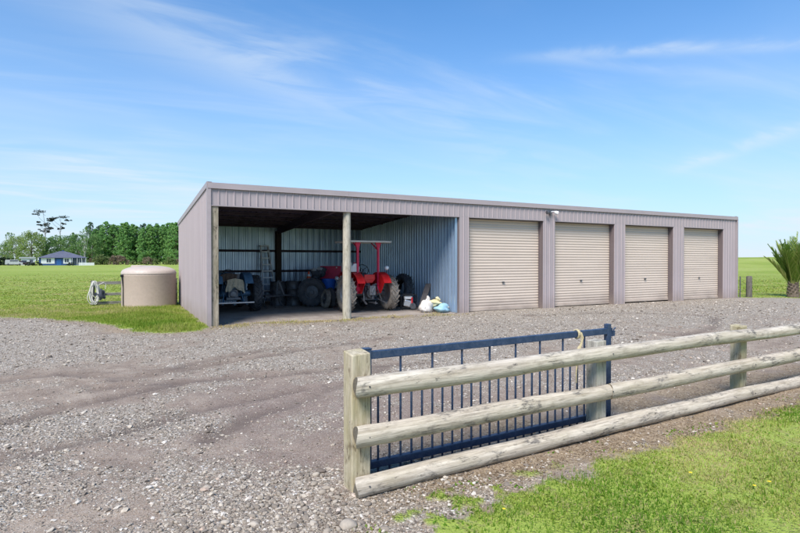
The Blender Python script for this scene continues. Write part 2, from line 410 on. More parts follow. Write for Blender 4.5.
def dline(x, y, L):
    d = np.full(x.shape, 1e9)
    for (ax, ay), (bx, by) in zip(L[:-1], L[1:]):
        ex, ey = bx-ax, by-ay
        t = np.clip(((x-ax)*ex+(y-ay)*ey)/(ex*ex+ey*ey), 0, 1)
        d = np.minimum(d, np.hypot(x-ax-t*ex, y-ay-t*ey))
    return d
TRACKS = [[(-6, -9.5), (-4.2, -8.0), (-3.01, -7.28), (-2.62, -6.97), (-2.25, -6.7), (-1.2, -6.2)],
          [(-5.5, -5.2), (-2.71, -4.81), (-1.94, -5.43), (-1.56, -5.41), (-0.79, -4.71), (0.8, -3.9)],
          [(-2.0, -5.6), (-0.84, -5.14), (0.01, -4.73), (1.0, -4.34), (1.44, -4.19), (3.2, -3.7)],
          [(-2.2, -6.0), (-0.57, -6.16), (0.12, -6.22), (0.87, -6.3), (2.5, -6.5)],
          [(-1.2, -8.7), (-0.65, -8.13), (-0.21, -7.92), (0.65, -7.27), (1.6, -6.6)],
          [(8.6, -1.7), (11.0, -2.0), (12.56, -2.62), (13.38, -3.74), (13.2, -4.6), (12.24, -5.21), (10.91, -5.94), (9.0, -6.4)],
          [(-3.6, -8.9), (-2.6, -8.4), (-1.67, -7.99), (-1.15, -7.65), (0.2, -7.2)]]
def far_h(x, y):
    dx, dy = x-CAM[0], y-CAM[1]; r = np.hypot(dx, dy); a = np.degrees(np.arctan2(dx, dy))
    m = sstep(34, 48, a)*(1-sstep(120, 150, a))
    h = m*sstep(70, 150, r)*2.45
    h += m*0.35*(fbm(x/9, y/9, 3, 5)-0.5)*sstep(80, 140, r)
    return h
def gmask(x, y):
    g = -sdf(x, y, YARD)
    n = (fbm(x*2.2, y*2.2, 3, 3)-0.5)*0.55 + (fbm(x*9, y*9, 2, 9)-0.5)*0.28
    nearlawn = ((y < -10) & (x > -1.5))
    corner = np.exp(-(np.hypot((x-0.1)/0.9, (y+11.0)/0.6))**2)*(fbm(x*6+3, y*6, 3, 19)-0.44)*1.6
    g = g + np.where(nearlawn, n*0.55-corner*(g > -0.1), n*0.9)
    # tank-side grass creeps right up to the wall and never under the shed
    return g
def heights(x, y, g=None):
    if g is None: g = gmask(x, y)
    r = np.hypot(x-CAM[0], y-CAM[1])
    h = far_h(x, y)
    yard = sstep(0.15, -0.1, g)
    fall = 1-sstep(30, 60, r)
    shed = ((x > -0.2) & (x < 22.6) & (y > -0.35) & (y < 8.2))
    calm = np.where(shed, 0.25, 1.0)
    h += fall*calm*((fbm(x*0.7, y*0.7, 3, 11)-0.5)*0.05 + (fbm(x*4, y*4, 3, 21)-0.5)*0.022*yard + (fbm(x*14, y*14, 2, 31)-0.5)*0.012*yard)
    for L in TRACKS:
        d = dline(x, y, L)
        w = 0.6+0.8*fbm(x*1.5, y*1.5, 2, 41)
        h += yard*calm*(-0.022*np.exp(-(d/0.10)**2)+0.014*np.exp(-((d-0.20)/0.09)**2))*w
    h += (1-yard)*fall*0.015
    return h

def geo_grid():
    ang = np.concatenate([np.arange(-32, 88.01, 0.3), np.arange(90, 328, 4.0)])
    a = np.radians(ang)
    rad = [0.25]
    while rad[-1] < 6000: rad.append(rad[-1]*(1.0115 if rad[-1] < 60 else 1.05))
    rad = np.array(rad)
    A, RR = np.meshgrid(a, rad)
    X, Y = CAM[0]+RR*np.sin(A), CAM[1]+RR*np.cos(A)
    n, m = len(rad), len(a)
    idx = np.arange(n*m).reshape(n, m); nx = np.roll(idx, -1, axis=1)
    F = np.stack([idx[:-1], idx[1:], nx[1:], nx[:-1]], -1).reshape(-1, 4)
    V = np.stack([X.ravel(), Y.ravel()], -1)
    V = np.vstack([V, [[CAM[0], CAM[1]]]])
    c = len(V)-1
    F = np.vstack([F, np.stack([idx[0], nx[0], np.full(m, c), np.full(m, c)], -1)])   # hub (degenerate quads handled below)
    return V, F, m
V2, F2, mh = geo_grid()
gx, gy = V2[:, 0], V2[:, 1]
gm = gmask(gx, gy); gz = heights(gx, gy, gm)
rr_ = np.hypot(gx-CAM[0], gy-CAM[1])
A_grass = sstep(0.0, 0.13, gm)
inshed = (gx > 0.02) & (gx < 22.3) & (gy > 0.0) & (gy < 7.75)
A_floor = sstep(-0.25, 0.35, np.minimum(np.minimum(gx, 7.6-gx), gy) + (fbm(gx*3, gy*3, 3, 77)-0.5)*0.4)
tr = np.zeros_like(gx)
for L in TRACKS:
    tr = np.maximum(tr, np.exp(-(dline(gx, gy, L)/0.13)**2)*(0.35+0.9*fbm(gx*1.7, gy*1.7, 2, 51)))
A_track = np.clip(tr, 0, 1)
strip = np.exp(-((gy+9.95)/0.62)**4)*sstep(-0.6, 1.6, gx)*sstep(0.25, 0.55, fbm(gx*1.8, gy*1.8, 3, 61)+0.12*(gx > 2))
strip = np.maximum(strip, np.exp(-((gy+10.6)/0.22)**4)*sstep(-0.7, 0.2, gx))
strip = np.maximum(strip, np.exp(-(np.hypot((gx-0.0)/0.9, (gy+11.0)/0.55))**4)*0.9*sstep(0.35, 0.6, fbm(gx*5, gy*5, 2, 62)))
strip = np.maximum(strip, 0.75*np.exp(-((gm+0.15)/0.22)**2)*(gy > -1.5)*(gx < 0.2))
A_strip = np.clip(strip, 0, 1)
dirt = 0.9*np.exp(-(np.hypot((gx-0.3)/2.1, (gy+8.5)/1.3))**2)+0.5*np.exp(-(np.hypot((gx+0.7)/1.6, (gy+6.5)/1.2))**2)+0.6*np.exp(-(np.hypot((gx+0.8)/0.5, (gy+10.1)/0.9))**2)
A_dirt = np.clip(dirt*(0.5+fbm(gx*1.3, gy*1.3, 3, 71)), 0, 1)
A_moss = np.exp(-((gy+0.02)/0.34)**2)*sstep(-0.1, 0.3, gx)*(1-sstep(6.5, 7.6, gx))*sstep(0.30, 0.62, fbm(gx*1.9, gy*3.5, 3, 81))

def stoniness(x, y):
    s = (fbm(x*0.42, y*0.42, 3, 91)-0.5)*1.5+(fbm(x*1.5, y*1.5, 3, 92)-0.5)*1.2+(fbm(x*4.5, y*4.5, 2, 93)-0.5)*1.0+0.52
    s = s-0.55*np.exp(-(np.hypot((x-0.5)/2.0, (y+8.4)/1.25))**2)-0.45*np.exp(-(np.hypot((x+0.8)/1.8, (y+6.6)/1.0))**2)-0.4*np.exp(-(np.hypot((x+0.4)/0.35, (y+10.0)/0.7))**2)
    s = s+0.60*np.exp(-(np.hypot((x+1.15)/0.85, (y+10.5)/0.9))**2)+0.35*np.exp(-(np.hypot((x+2.0)/1.6, (y+7.9)/0.5))**2)+0.30*sstep(-1.5, -5, x)*sstep(-10, -5, y)
    s = s+0.42*sstep(-7.5, -5.0, y)*sstep(3.0, 7.0, x)+0.22*sstep(-5.5, -2.5, y)-0.9*np.exp(-((y+9.9)/0.55)**4)*(x > 0.4)
    for L in TRACKS: s = s-0.42*np.exp(-(dline(x, y, L)/0.20)**2)
    return np.clip(s, 0.12, 0.95)
A_stone = stoniness(gx, gy)
def m_ground():
    t = NT('ground_surface'); p = t.coord('Object')
    geo = t.n('ShaderNodeNewGeometry'); p = geo.outputs['Position']
    big = t.noise(p, 0.35, 5, 0.6); mid = t.noise(p, 2.3, 6, 0.62); fine = t.noise(p, 22, 5, 0.65)
    # gravel
    v1 = t.vor(p, 38, 'F1', 'Color'); d1 = t.vor(p, 38); v2 = t.vor(p, 95, 'F1', 'Color'); d2 = t.vor(p, 95)
    s1 = t.n('ShaderNodeSeparateColor'); t.link(v1, s1.inputs[0]); s2 = t.n('ShaderNodeSeparateColor'); t.link(v2, s2.inputs[0])
    soil = t.ramp(mid, [(0.3, (0.180, 0.128, 0.090)), (0.5, (0.278, 0.210, 0.155)), (0.72, (0.395, 0.318, 0.242))])
    soil = t.mix(t.math('MULTIPLY', t.attr('dirt'), 0.75), soil, t.ramp(fine, [(0.3, (0.145, 0.098, 0.080)), (0.7, (0.250, 0.180, 0.150))]))
    stone = t.ramp(s1.outputs[0], [(0.0, (0.17, 0.143, 0.110)), (0.35, (0.33, 0.285, 0.228)), (0.7, (0.475, 0.42, 0.345)), (0.93, (0.67, 0.62, 0.55)), (1, (0.77, 0.72, 0.64))])
    stone2 = t.ramp(s2.outputs[0], [(0.0, (0.18, 0.146, 0.110)), (0.5, (0.345, 0.29, 0.228)), (0.9, (0.515, 0.455, 0.375)), (1, (0.68, 0.62, 0.55))])
    dens = t.math('ADD', 0.06, t.math('MULTIPLY', t.attr('stone'), 0.78))
    dens = t.math('SUBTRACT', dens, t.math('MULTIPLY', t.attr('floor'), 0.6))
    m1 = t.math('MULTIPLY', t.mr(t.math('SUBTRACT', t.math('ADD', dens, t.math('MULTIPLY', s1.outputs[1], 0.5)), 0.72), 0.0, 0.12), t.mr(d1, 0.62, 0.42))
    m2 = t.math('MULTIPLY', t.mr(t.math('SUBTRACT', t.math('ADD', dens, t.math('MULTIPLY', s2.outputs[1], 0.6)), 0.62), 0.0, 0.12), t.mr(d2, 0.62, 0.42))
    v3 = t.vor(p, 170, 'F1', 'Color'); s3 = t.n('ShaderNodeSeparateColor'); t.link(v3, s3.inputs[0])
    soil = t.mix(t.mr(s3.outputs[0], 0.55, 0.95, 0, 0.6), soil, (0.42, 0.375, 0.335))
    soil = t.mix(t.mr(s3.outputs[1], 0.70, 0.95, 0, 0.6), soil, (0.085, 0.062, 0.052))
    g = t.mix(m2, soil, stone2); g = t.mix(m1, g, stone)
    g = t.mix(t.math('MULTIPLY', t.attr('track'), 0.62), g, (0.095, 0.072, 0.062))
    g = t.mix(t.attr('floor'), g, t.ramp(mid, [(0.3, (0.25, 0.205, 0.175)), (0.7, (0.43, 0.375, 0.33))]))
    # dry litter strip
    lit = t.ramp(t.noise(p, 30, 6, 0.75), [(0.3, (0.12, 0.085, 0.055)), (0.5, (0.29, 0.215, 0.14)), (0.68, (0.50, 0.41, 0.28))])
    g = t.mix(t.math('MULTIPLY', t.attr('strip'), t.mr(t.math('ADD', fine, mid), 0.65, 0.98)), g, lit)
    mossc = t.ramp(fine, [(0.3, (0.15, 0.12, 0.06)), (0.7, (0.38, 0.31, 0.18))])
    g = t.mix(t.math('MULTIPLY', t.attr('moss'), 0.85), g, mossc)
    # grass base, far fields in bands of mown and longer grass
    band = t.noise(t.coord('Object', (0.006, 0.035, 1), (0, 0, R(-20))), 1.0, 5, 0.6)
    patch = t.noise(p, 0.11, 6, 0.65)
    gr = t.ramp(t.math('ADD', t.math('MULTIPLY', band, 0.55), t.math('MULTIPLY', patch, 0.45)),
                [(0.36, (0.200, 0.295, 0.032)), (0.46, (0.275, 0.355, 0.055)), (0.55, (0.345, 0.410, 0.088)), (0.68, (0.410, 0.440, 0.140))])
    gr = t.mix(t.mr(fine, 0.35, 0.65, 0, 0.35), gr, (0.09, 0.16, 0.02))
    gr = t.mix(t.mr(t.noise(p, 1.1, 6, 0.7), 0.55, 0.75, 0, 0.4), gr, (0.26, 0.27, 0.075))
    gr = t.mix(t.mr(t.math('ADD', t.noise(p, 3.2, 6, 0.7), t.math('MULTIPLY', fine, 0.5)), 0.76, 0.94, 0, 0.7), gr, (0.25, 0.19, 0.10))
    c = t.mix(t.attr('grass'), g, gr)
    mot = t.noise(p, 7.5, 5, 0.7)
    c = t.mix(t.math('MULTIPLY', t.mr(mot, 0.54, 0.70, 0, 0.45), t.math('SUBTRACT', 1.0, t.attr('grass'))), c, (0.12, 0.09, 0.075))
    hgt = t.math('ADD', t.math('MULTIPLY', m1, t.math('SUBTRACT', 0.6, d1)), t.math('MULTIPLY', fine, 0.5))
    hgt = t.math('ADD', hgt, t.math('MULTIPLY', t.math('MULTIPLY', m2, t.math('SUBTRACT', 0.6, d2)), 0.5))
    t.bump(hgt, 0.95, 0.022)
    return t.fin(c, 0.93, 0, 0.2)
M['ground'] = m_ground()
GV = np.column_stack([gx, gy, gz])
attrs = dict(stone=A_stone, grass=A_grass, floor=A_floor*inshed, track=A_track, strip=A_strip, dirt=A_dirt, moss=A_moss)
fm = gm[F2[:, 0]]; fx_, fy_ = gx[F2[:, 0]], gy[F2[:, 0]]
fsh = inshed[F2[:, 0]]
cls = np.where(fsh, 2, np.where(fm < 0, 0, np.where((fy_ < -9) & (fx_ > -1.6) & (rr_[F2[:, 0]] < 60), 3, 1)))
for ci, nm, lab in ((0, 'gravel_yard', 'rough grey-brown gravel yard with tyre tracks in front of the shed'),
                    (1, 'field', 'wide green paddock running to the horizon'),
                    (2, 'dirt_floor', 'bare earth floor inside the open bays'),
                    (3, 'lawn', 'mown green lawn in front of the rail fence')):
    fs = F2[cls == ci]
    hub = fs[fs[:, 2] == fs[:, 3]]; fs = fs[fs[:, 2] != fs[:, 3]]
    fs = np.vstack([fs, ]) if len(hub) == 0 else np.vstack([fs, hub])
    used, inv = np.unique(fs, return_inverse=True)
    fs = inv.reshape(fs.shape)
    tri = fs[:, 2] == fs[:, 3]
    V = GV[used]; at = {k: v[used] for k, v in attrs.items()}
    if tri.any():
        # give the hub fan its own tiny extra vertex so every quad stays valid
        base = len(V); ex = V[fs[tri][:, 2]] + np.array([0.002, 0, 0])
        V = np.vstack([V, ex]); fs[tri, 3] = base+np.arange(tri.sum())
        at = {k: np.concatenate([v, v[fs[tri][:, 2]]]) for k, v in at.items()}
    o = np_mesh(nm, V, fs[:, ::-1], M['ground'], at, smooth=True)
    tag(o, lab, kind='structure')
def gz_at(x, y):
    return float(heights(np.array([float(x)]), np.array([float(y)]))[0])

# ------------------------------------------------------------------ farm shed
L, D, H, HF, HB = 22.29, 7.70, 3.60, 3.04, 3.12
PITCH = 0.19
def rib_profile(u0, u1, pitch, depth, rib=0.045, off=0.0, minor=0.15):
    """(u, d) polyline, d outward, upright trapezoid ribs with a flat pan between them"""
    pts = [(u0, 0)]
    k = math.floor((u0-off)/pitch)-1
    while True:
        c = off+k*pitch; k += 1
        if c-rib > u1: break
        for du, dd in ((-rib*0.62, 0), (-rib*0.30, depth), (rib*0.30, depth), (rib*0.62, 0)):
            u = c+du
            if u0+1e-4 < u < u1-1e-4: pts.append((u, dd))
        uu = c+pitch*0.5
        for q, dd in ((uu-0.02, 0), (uu, depth*minor), (uu+0.02, 0)):
            if u0+1e-4 < q < u1-1e-4: pts.append((q, dd))
    pts.append((u1, 0)); return pts
def wave_profile(u0, u1, pitch, depth, seg=8):
    n = int((u1-u0)/pitch*seg)
    return [(u0+(u1-u0)*i/n, depth*0.5*(1+math.cos(2*math.pi*(u1-u0)*i/n/pitch))) for i in range(n+1)]
def sheet(prof, P, lo, hi, th, mi_out=0, mi_in=1, sm=False):
    """P(u, d, z)->xyz; lo/hi functions of u; makes outer and inner skin th apart and closes the rim"""
    mb = MB(); n = len(prof)
    o = [P(u, d, z) for (u, d) in prof for z in (lo(u), hi(u))]
    i = [P(u, d-th, z) for (u, d) in prof for z in (lo(u), hi(u))]
    mb.add(o, [(2*k, 2*k+2, 2*k+3, 2*k+1) for k in range(n-1)], mi_out, sm)
    mb.add(i, [(2*k, 2*k+1, 2*k+3, 2*k+2) for k in range(n-1)], mi_in, sm)
    b = 2*n
    mb_f = [(2*k+1, 2*k+3, b+2*k+3, b+2*k+1) for k in range(n-1)]+[(2*k+2, 2*k, b+2*k, b+2*k+2) for k in range(n-1)]
    mb_f += [(0, 1, b+1, b), (2*n-2, b+2*n-2, b+2*n-1, 2*n-1)]
    for f in mb_f: mb.F.append(f); mb.I.append(mi_out); mb.S.append(False)
    return mb
shed = empty('farm_shed', (0, 0, 0))
tag(shed, 'long mauve steel farm shed with two open bays and four cream roller doors', 'farm shed')
roofz = lambda y: H-0.02-(H-HB)*(y/D)
X1, X2, X3, X4, X5 = 3.735, 7.58, 11.22, 14.77, 18.26
pill = [(7.47, 7.85), (10.95, 11.50), (14.47, 15.07), (17.91, 18.61), (21.29, L)]
fr = lambda u, d, z: (u, -d, z)
# fascia and pillars share one rib module
fs_ = sheet(rib_profile(0, L, PITCH, 0.019, 0.034, off=0.05, minor=0.06), fr, lambda u: HF, lambda u: H-0.14, 0.004)
for k in range(118):
    for z in (HF+0.07, H-0.20): fs_.box((0.05+PITCH*k, -0.0215, z), (0.013, 0.006, 0.013))
fs_.build('fascia', [M['clad'], M['zinc']], shed)
for a, b in pill:
    sheet(rib_profile(a, b, PITCH, 0.024, 0.040, off=0.05, minor=0.3), fr, lambda u: -0.03, lambda u: HF-0.002, 0.004).build('pillar', [M['clad'], M['zinc']], shed)
for a, b in ((0.0, 7.47), (7.85, 10.95), (11.50, 14.47), (15.07, 17.91), (18.61, 21.29)):
    mb = MB(); mb.box(((a+b)/2, -0.026, HF-0.006), (b-a-0.004, 0.008, 0.022)); mb.box(((a+b)/2, 0.02, HF-0.020), (b-a-0.004, 0.09, 0.006))
    mb.build('fascia_trim', M['flash'], shed)
# capping: front flashing and barge
mb = MB(); mb.prism([(-0.050, H-0.145), (-0.042, H-0.145), (-0.042, H-0.012), (0.20, H-0.006), (0.20, H+0.002), (-0.050, H)], -0.03, L+0.03, 'x')
mb.box((L/2, -0.054, H-0.138), (L+0.06, 0.008, 0.014))
for k in range(1, 6): mb.box((L*k/6, -0.052, H-0.08), (0.006, 0.006, 0.16))
mb.build('ridge_flashing', M['flash'], shed)
for nm, x0, x1 in (('barge_flashing', -0.045, -0.02), ('barge_flashing', L+0.02, L+0.045)):
    mb = MB(); s = 1 if x0 > 0 else -1
    P = [(0.0, roofz(0)+0.035), (D+0.12, roofz(D+0.12)+0.035), (D+0.12, roofz(D+0.12)-0.10), (0.0, roofz(0)-0.10)]
    mb.prism(P, x0, x1, 'x')
    mb.prism([(0.0, roofz(0)+0.036), (D+0.12, roofz(D+0.12)+0.036), (D+0.12, roofz(D+0.12)+0.044), (0, roofz(0)+0.044)], min(x0, x0-s*0.10), max(x1, x1-s*0.10), 'x')
    mb.build(nm, M['flash'], shed, fix=True)
# end walls, back wall, partitions
sw = lambda s, X: (lambda u, d, z: (X+s*d, u, z))
sheet(rib_profile(0.0, D, PITCH, 0.026, off=0.09), sw(-1, -0.002), lambda u: -0.05, lambda u: roofz(u)-0.03, 0.004).build('end_wall', [M['clad'], M['zinc']], shed)
sheet(rib_profile(0.0, D, PITCH, 0.026, off=0.09), sw(1, L+0.002), lambda u: -0.05, lambda u: roofz(u)-0.03, 0.004).build('end_wall', [M['clad'], M['zinc']], shed)
MB().prism([(-0.045, -0.045), (0.05, -0.045), (0.05, -0.038), (-0.038, -0.038), (-0.038, 0.06), (-0.045, 0.06)], -0.03, HF+0.45, 'z').build('corner_flashing', M['flash'], shed)
MB().prism([(L+0.045, -0.045), (L-0.05, -0.045), (L-0.05, -0.038), (L+0.038, -0.038), (L+0.038, 0.06), (L+0.045, 0.06)][::-1], -0.03, HF+0.45, 'z').build('corner_flashing', M['flash'], shed)
sheet(rib_profile(0.01, L-0.01, PITCH*1.35, 0.036, 0.085, off=0.1), lambda u, d, z: (u, D+d, z), lambda u: -0.05, lambda u: roofz(D)-0.04, 0.004).build('back_wall', [M['clad'], M['zinc']], shed)
sheet(rib_profile(0.08, D-0.02, 0.185, 0.065, 0.062, off=0.13, minor=0.0), lambda u, d, z: (X2-0.12-d, u, z), lambda u: 0.01, lambda u: roofz(u)-0.10, 0.004, 0, 0).build('partition_wall', [M['zinc'], M['zinc']], shed)
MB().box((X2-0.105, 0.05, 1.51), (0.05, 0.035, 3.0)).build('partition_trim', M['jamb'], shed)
# roof sheet ribs run front to back
prof = rib_profile(-0.01, L+0.01, PITCH, 0.025, off=0.05)
mb = MB(); n = len(prof)
for th, mi, flip in ((0.0, 0, False), (0.004, 1, True)):
    vv = []
    for (u, d) in prof:
        for y in (0.01, D+0.14): vv.append((u, y, roofz(y)+d-th))
    mb.add(vv, [((2*k, 2*k+2, 2*k+3, 2*k+1) if not flip else (2*k, 2*k+1, 2*k+3, 2*k+2)) for k in range(n-1)], mi)
mb.build('roof', [M['clad'], M['roof_under']], shed)
mb = MB(); mb.prism([(D+0.06, HB-0.16), (D+0.19, HB-0.16), (D+0.19, HB-0.04), (D+0.185, HB-0.04), (D+0.185, HB-0.155), (D+0.065, HB-0.155), (D+0.065, HB-0.04), (D+0.06, HB-0.04)], -0.02, L+0.02, 'x')
mb.build('gutter', M['flash'], shed, fix=True)
# frame
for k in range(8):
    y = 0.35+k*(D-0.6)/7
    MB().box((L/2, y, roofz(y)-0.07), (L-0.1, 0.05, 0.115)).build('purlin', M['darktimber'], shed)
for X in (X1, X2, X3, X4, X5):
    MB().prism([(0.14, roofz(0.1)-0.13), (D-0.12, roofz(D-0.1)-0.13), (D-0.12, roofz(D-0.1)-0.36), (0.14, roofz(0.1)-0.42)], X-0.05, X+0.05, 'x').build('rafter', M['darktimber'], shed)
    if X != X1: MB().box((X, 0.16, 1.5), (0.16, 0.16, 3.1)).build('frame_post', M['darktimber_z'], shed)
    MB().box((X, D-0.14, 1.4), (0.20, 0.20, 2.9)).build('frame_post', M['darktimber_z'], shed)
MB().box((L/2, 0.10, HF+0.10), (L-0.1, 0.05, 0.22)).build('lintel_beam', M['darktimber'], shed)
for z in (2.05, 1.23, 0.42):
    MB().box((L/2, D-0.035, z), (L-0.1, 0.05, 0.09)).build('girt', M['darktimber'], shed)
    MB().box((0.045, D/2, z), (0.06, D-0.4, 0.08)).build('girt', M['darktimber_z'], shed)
o = MB().box((0.122, 0.10, 1.51), (0.225, 0.19, 3.06)).build('corner_post', M['shedpost'], shed, 0.012); o['label'] = 'greenish weathered timber corner post'
mb = MB(); n = 14
mb.lathe([(0.0, -0.08), (0.128, -0.08), (0.122, 1.0), (0.117, 2.2), (0.112, HF+0.02), (0.0, HF+0.02)], 10, (X1, 0.13, 0)); o = mb.build('centre_post', M['shedpost_pale'], shed); o['label'] = 'pale weathered timber post between the two open bays'
# roller doors
doors = [(7.85, 10.95), (11.50, 14.47), (15.07, 17.91), (18.61, 21.29)]
REC = 0.22
for i, (a, b) in enumerate(doors):
    gap = (0.015, 0.03, 0.05, 0.02)[i]; tilt = (0.03, 0.035, 0.05, 0.03)[i]
    pr = []; z = gap+0.06; zz = []
    # curtain: rounded horizontal ribs, closed skin in (y, z)
    mb = MB(); pitch = 0.093; nseg = 6; rows = int((HF+0.02-z)/pitch*nseg); prof = []
    for k in range(rows+1):
        ph = (k/nseg) % 1.0
        dpt = 0.0125*max(0.0, math.sin(math.pi*min(1, ph/0.72))) if ph < 0.72 else 0.0
        prof.append((z+(HF+0.02-z)*k/rows, dpt))
    vv = []
    for (zz_, dd) in prof:
        vv += [(a-0.03, REC-dd, zz_), (b+0.03, REC-dd, zz_)]
    mb.add(vv, [(2*k, 2*k+1, 2*k+3, 2*k+2) for k in range(len(prof)-1)], 0, False)
    vv2 = [(p[0], REC+0.006, p[2]) for p in vv]
    mb.add(vv2, [(2*k+1, 2*k, 2*k+2, 2*k+3) for k in range(len(prof)-1)], 0, False)
    dr = mb.build('roller_door', M['door'], shed)
    MB().box(((a+b)/2, REC-0.012, gap+0.035), (b-a-0.01, 0.045, 0.075)).build('bottom_rail', M['door'], dr, 0.006)
    h = MB(); cx_ = (a+b)/2-0.02
    h.box((cx_, REC-0.030, 0.93), (0.09, 0.012, 0.05)); h.box((cx_, REC-0.050, 0.93), (0.13, 0.016, 0.018)); h.tube([(cx_, REC-0.03, 0.93), (cx_, REC-0.06, 0.93)], 0.012)
    h.build('handle', M['steel'], dr)
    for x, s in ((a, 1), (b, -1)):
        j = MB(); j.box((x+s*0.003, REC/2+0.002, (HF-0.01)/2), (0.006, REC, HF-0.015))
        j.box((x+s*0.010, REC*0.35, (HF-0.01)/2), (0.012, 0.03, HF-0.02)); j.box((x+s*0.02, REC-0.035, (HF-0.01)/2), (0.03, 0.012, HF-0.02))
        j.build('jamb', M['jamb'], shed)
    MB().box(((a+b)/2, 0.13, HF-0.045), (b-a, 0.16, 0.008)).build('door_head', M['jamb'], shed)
# twin flood light under the capping
fl = MB().box((11.23, -0.055, 3.34), (0.12, 0.05, 0.11)).build('flood_light', M['steel'], shed, 0.006)
for s, mm in ((-1, 'steel'), (1, 'whiteplastic')):
    h = MB(); h.tube([(11.23, -0.07, 3.34), (11.23+s*0.10, -0.11, 3.36), (11.23+s*0.16, -0.13, 3.34)], 0.012)
    h.lathe([(0.0, 0), (0.035, 0.0), (0.062, 0.06), (0.066, 0.12), (0.058, 0.125), (0, 0.118)], 16, (0, 0, 0), 'x')
    q = Matrix.Rotation(R(200 if s < 0 else -25), 4, 'Z') @ Matrix.Rotation(R(20), 4, 'Y')
    k0 = len(h.V)-96
    h.V[k0:] = [tuple((q @ Vector(v)) + Vector((11.23+s*0.13, -0.12, 3.34))) for v in h.V[k0:]]
    h.build('lamp_head', M[mm], fl)
MB().box((11.23, -0.05, 3.24), (0.05, 0.05, 0.06)).build('motion_sensor', M['steel'], fl, 0.005)

# ------------------------------------------------------------------ rail fence in front, built along its own x axis
FA = math.atan2(0.04543, 0.99897)
fence = empty('rail_fence', (-0.46, -10.47, 0), FA)
tag(fence, 'weathered half-round timber post and rail fence, three rails, running along the lawn', 'fence')
def rail(t0, t1, z, seed, r=0.0735, parent=fence, bow=0.008):
    rg = random.Random(seed); n = 60; m = 18; mb = MB()
    ph = [rg.uniform(0, 6.28) for _ in range(10)]; vv = []
    knots = [(rg.uniform(t0, t1), rg.uniform(-1.3, 2.4), rg.uniform(0.003, 0.007)) for _ in range(10)]
    for i in range(n+1):
        t = t0+(t1-t0)*i/n
        rr = r*(1+0.035*math.sin(1.1*t+ph[0])+0.02*math.sin(3.3*t+ph[1]))
        dz = bow*math.sin(0.8*t+ph[2])+0.004*math.sin(2.9*t+ph[3]); dn = 0.004*math.sin(1.7*t+ph[4])
        for k in range(m):
            a = 2*math.pi*k/m
            q = rr*(1+0.012*math.sin(3*a+ph[5]+t*0.7)+0.008*math.sin(5*a+ph[6]+2.1*t))
            for (kt, ka, kh) in knots:
                da = (a-ka+math.pi) % (2*math.pi)-math.pi
                q += kh*math.exp(-((t-kt)/0.05)**2-(da/0.35)**2)
            y = 0.028-math.cos(a)*q+dn; zz = z+math.sin(a)*q+dz
            y = min(y, 0.083)
            vv.append((t+(0.012*math.sin(a*2+ph[7]) if i in (0, n) else 0)+(0.02*(y-0.03)/0.07 if i == 0 else 0), y, zz))
    fs = [(i*m+k, (i+1)*m+k, (i+1)*m+(k+1) % m, i*m+(k+1) % m) for i in range(n) for k in range(m)]
    mb.add(vv, fs, 0, True)
    mb.F.append(tuple(range(m))[::-1]); mb.I.append(1); mb.S.append(False)
    mb.F.append(tuple(n*m+k for k in range(m))); mb.I.append(1); mb.S.append(False)
    return mb.build('rail', [M['rail'], M['endgrain']], parent, fix=True)
rail(0.0, 5.22, 0.768, 1); rail(5.228, 10.4, 0.765, 2, 0.070)
rail(0.0, 2.665, 0.412, 3); rail(2.672, 7.78, 0.410, 4, 0.076); rail(7.79, 10.4, 0.41, 9)
rail(0.0, 7.8, 0.070, 5); rail(7.81, 10.4, 0.07, 6)
def fpost(t, top, w, d, mat_, seed):
    rg = random.Random(seed); mb = MB(); lv = 12; vv = []
    for i in range(lv+1):
        z = -0.25+(top+0.25)*i/lv
        for (sx, sy) in ((-1, -1), (1, -1), (1, 1), (-1, 1)):
            j = 0.0025
            zz = z+(0.010*sx*rg.uniform(-.5, 1)+0.006*sy if i == lv else 0)
            vv.append((t+sx*w/2+rg.uniform(-j, j), 0.086+d/2+sy*d/2+rg.uniform(-j, j)*(0 if sy < 0 else 1), zz))
    fs = [(i*4+k, i*4+(k+1) % 4, (i+1)*4+(k+1) % 4, (i+1)*4+k) for i in range(lv) for k in range(4)]
    fs.append((lv*4, lv*4+1, lv*4+2, lv*4+3))
    mb.add(vv, fs)
    return mb.build('post', mat_, fence, 0.007)
o = fpost(0.073, 0.995, 0.150, 0.15, M['post'], 1); o['label'] = 'tall green-stained end post'
fpost(2.645, 0.885, 0.135, 0.13, M['post_grey'], 2)
fpost(5.21, 0.870, 0.135, 0.13, M['post'], 3)
fpost(7.785, 0.87, 0.135, 0.13, M['post_grey'], 4)
fpost(10.35, 0.87, 0.135, 0.13, M['post'], 5)
for t in (0.073, 2.645, 5.21, 7.785, 10.35):
    for z in (0.768, 0.412, 0.070):
        MB().tube([(t, -0.05, z+0.012), (t, -0.043, z+0.012)], 0.006, 8).build('nail_head', M['steel'], fence)


# ------------------------------------------------------------------ blue gate
gate = empty('steel_gate', (-0.46-0.30*0.0454, -10.47+0.30, 0), FA)
tag(gate, 'dark blue steel bar gate swung open against the back of the rail fence', 'gate')
g0, g1 = 0.22, 3.00
o = MB().box((g0, 0, 0.52), (0.062, 0.062, 0.92)).build('hinge_upright', M['gate'], gate, 0.004)
MB().box((g0, 0, 0.984), (0.068, 0.068, 0.008)).build('cap', M['gate'], o, 0.002)
mb = MB().box((g1, 0, 0.505), (0.055, 0.05, 1.0)); o = mb.build('latch_upright', M['gate'], gate, 0.004)
l = MB(); l.tube([(g1+0.02, -0.01, 0.925), (g1+0.085, -0.01, 0.925), (g1+0.095, -0.01, 0.92)], 0.011); l.box((g1+0.07, -0.01, 0.905), (0.028, 0.03, 0.055)); l.tube([(g1+0.075, -0.01, 0.94), (g1+0.098, -0.02, 0.965)], 0.008)
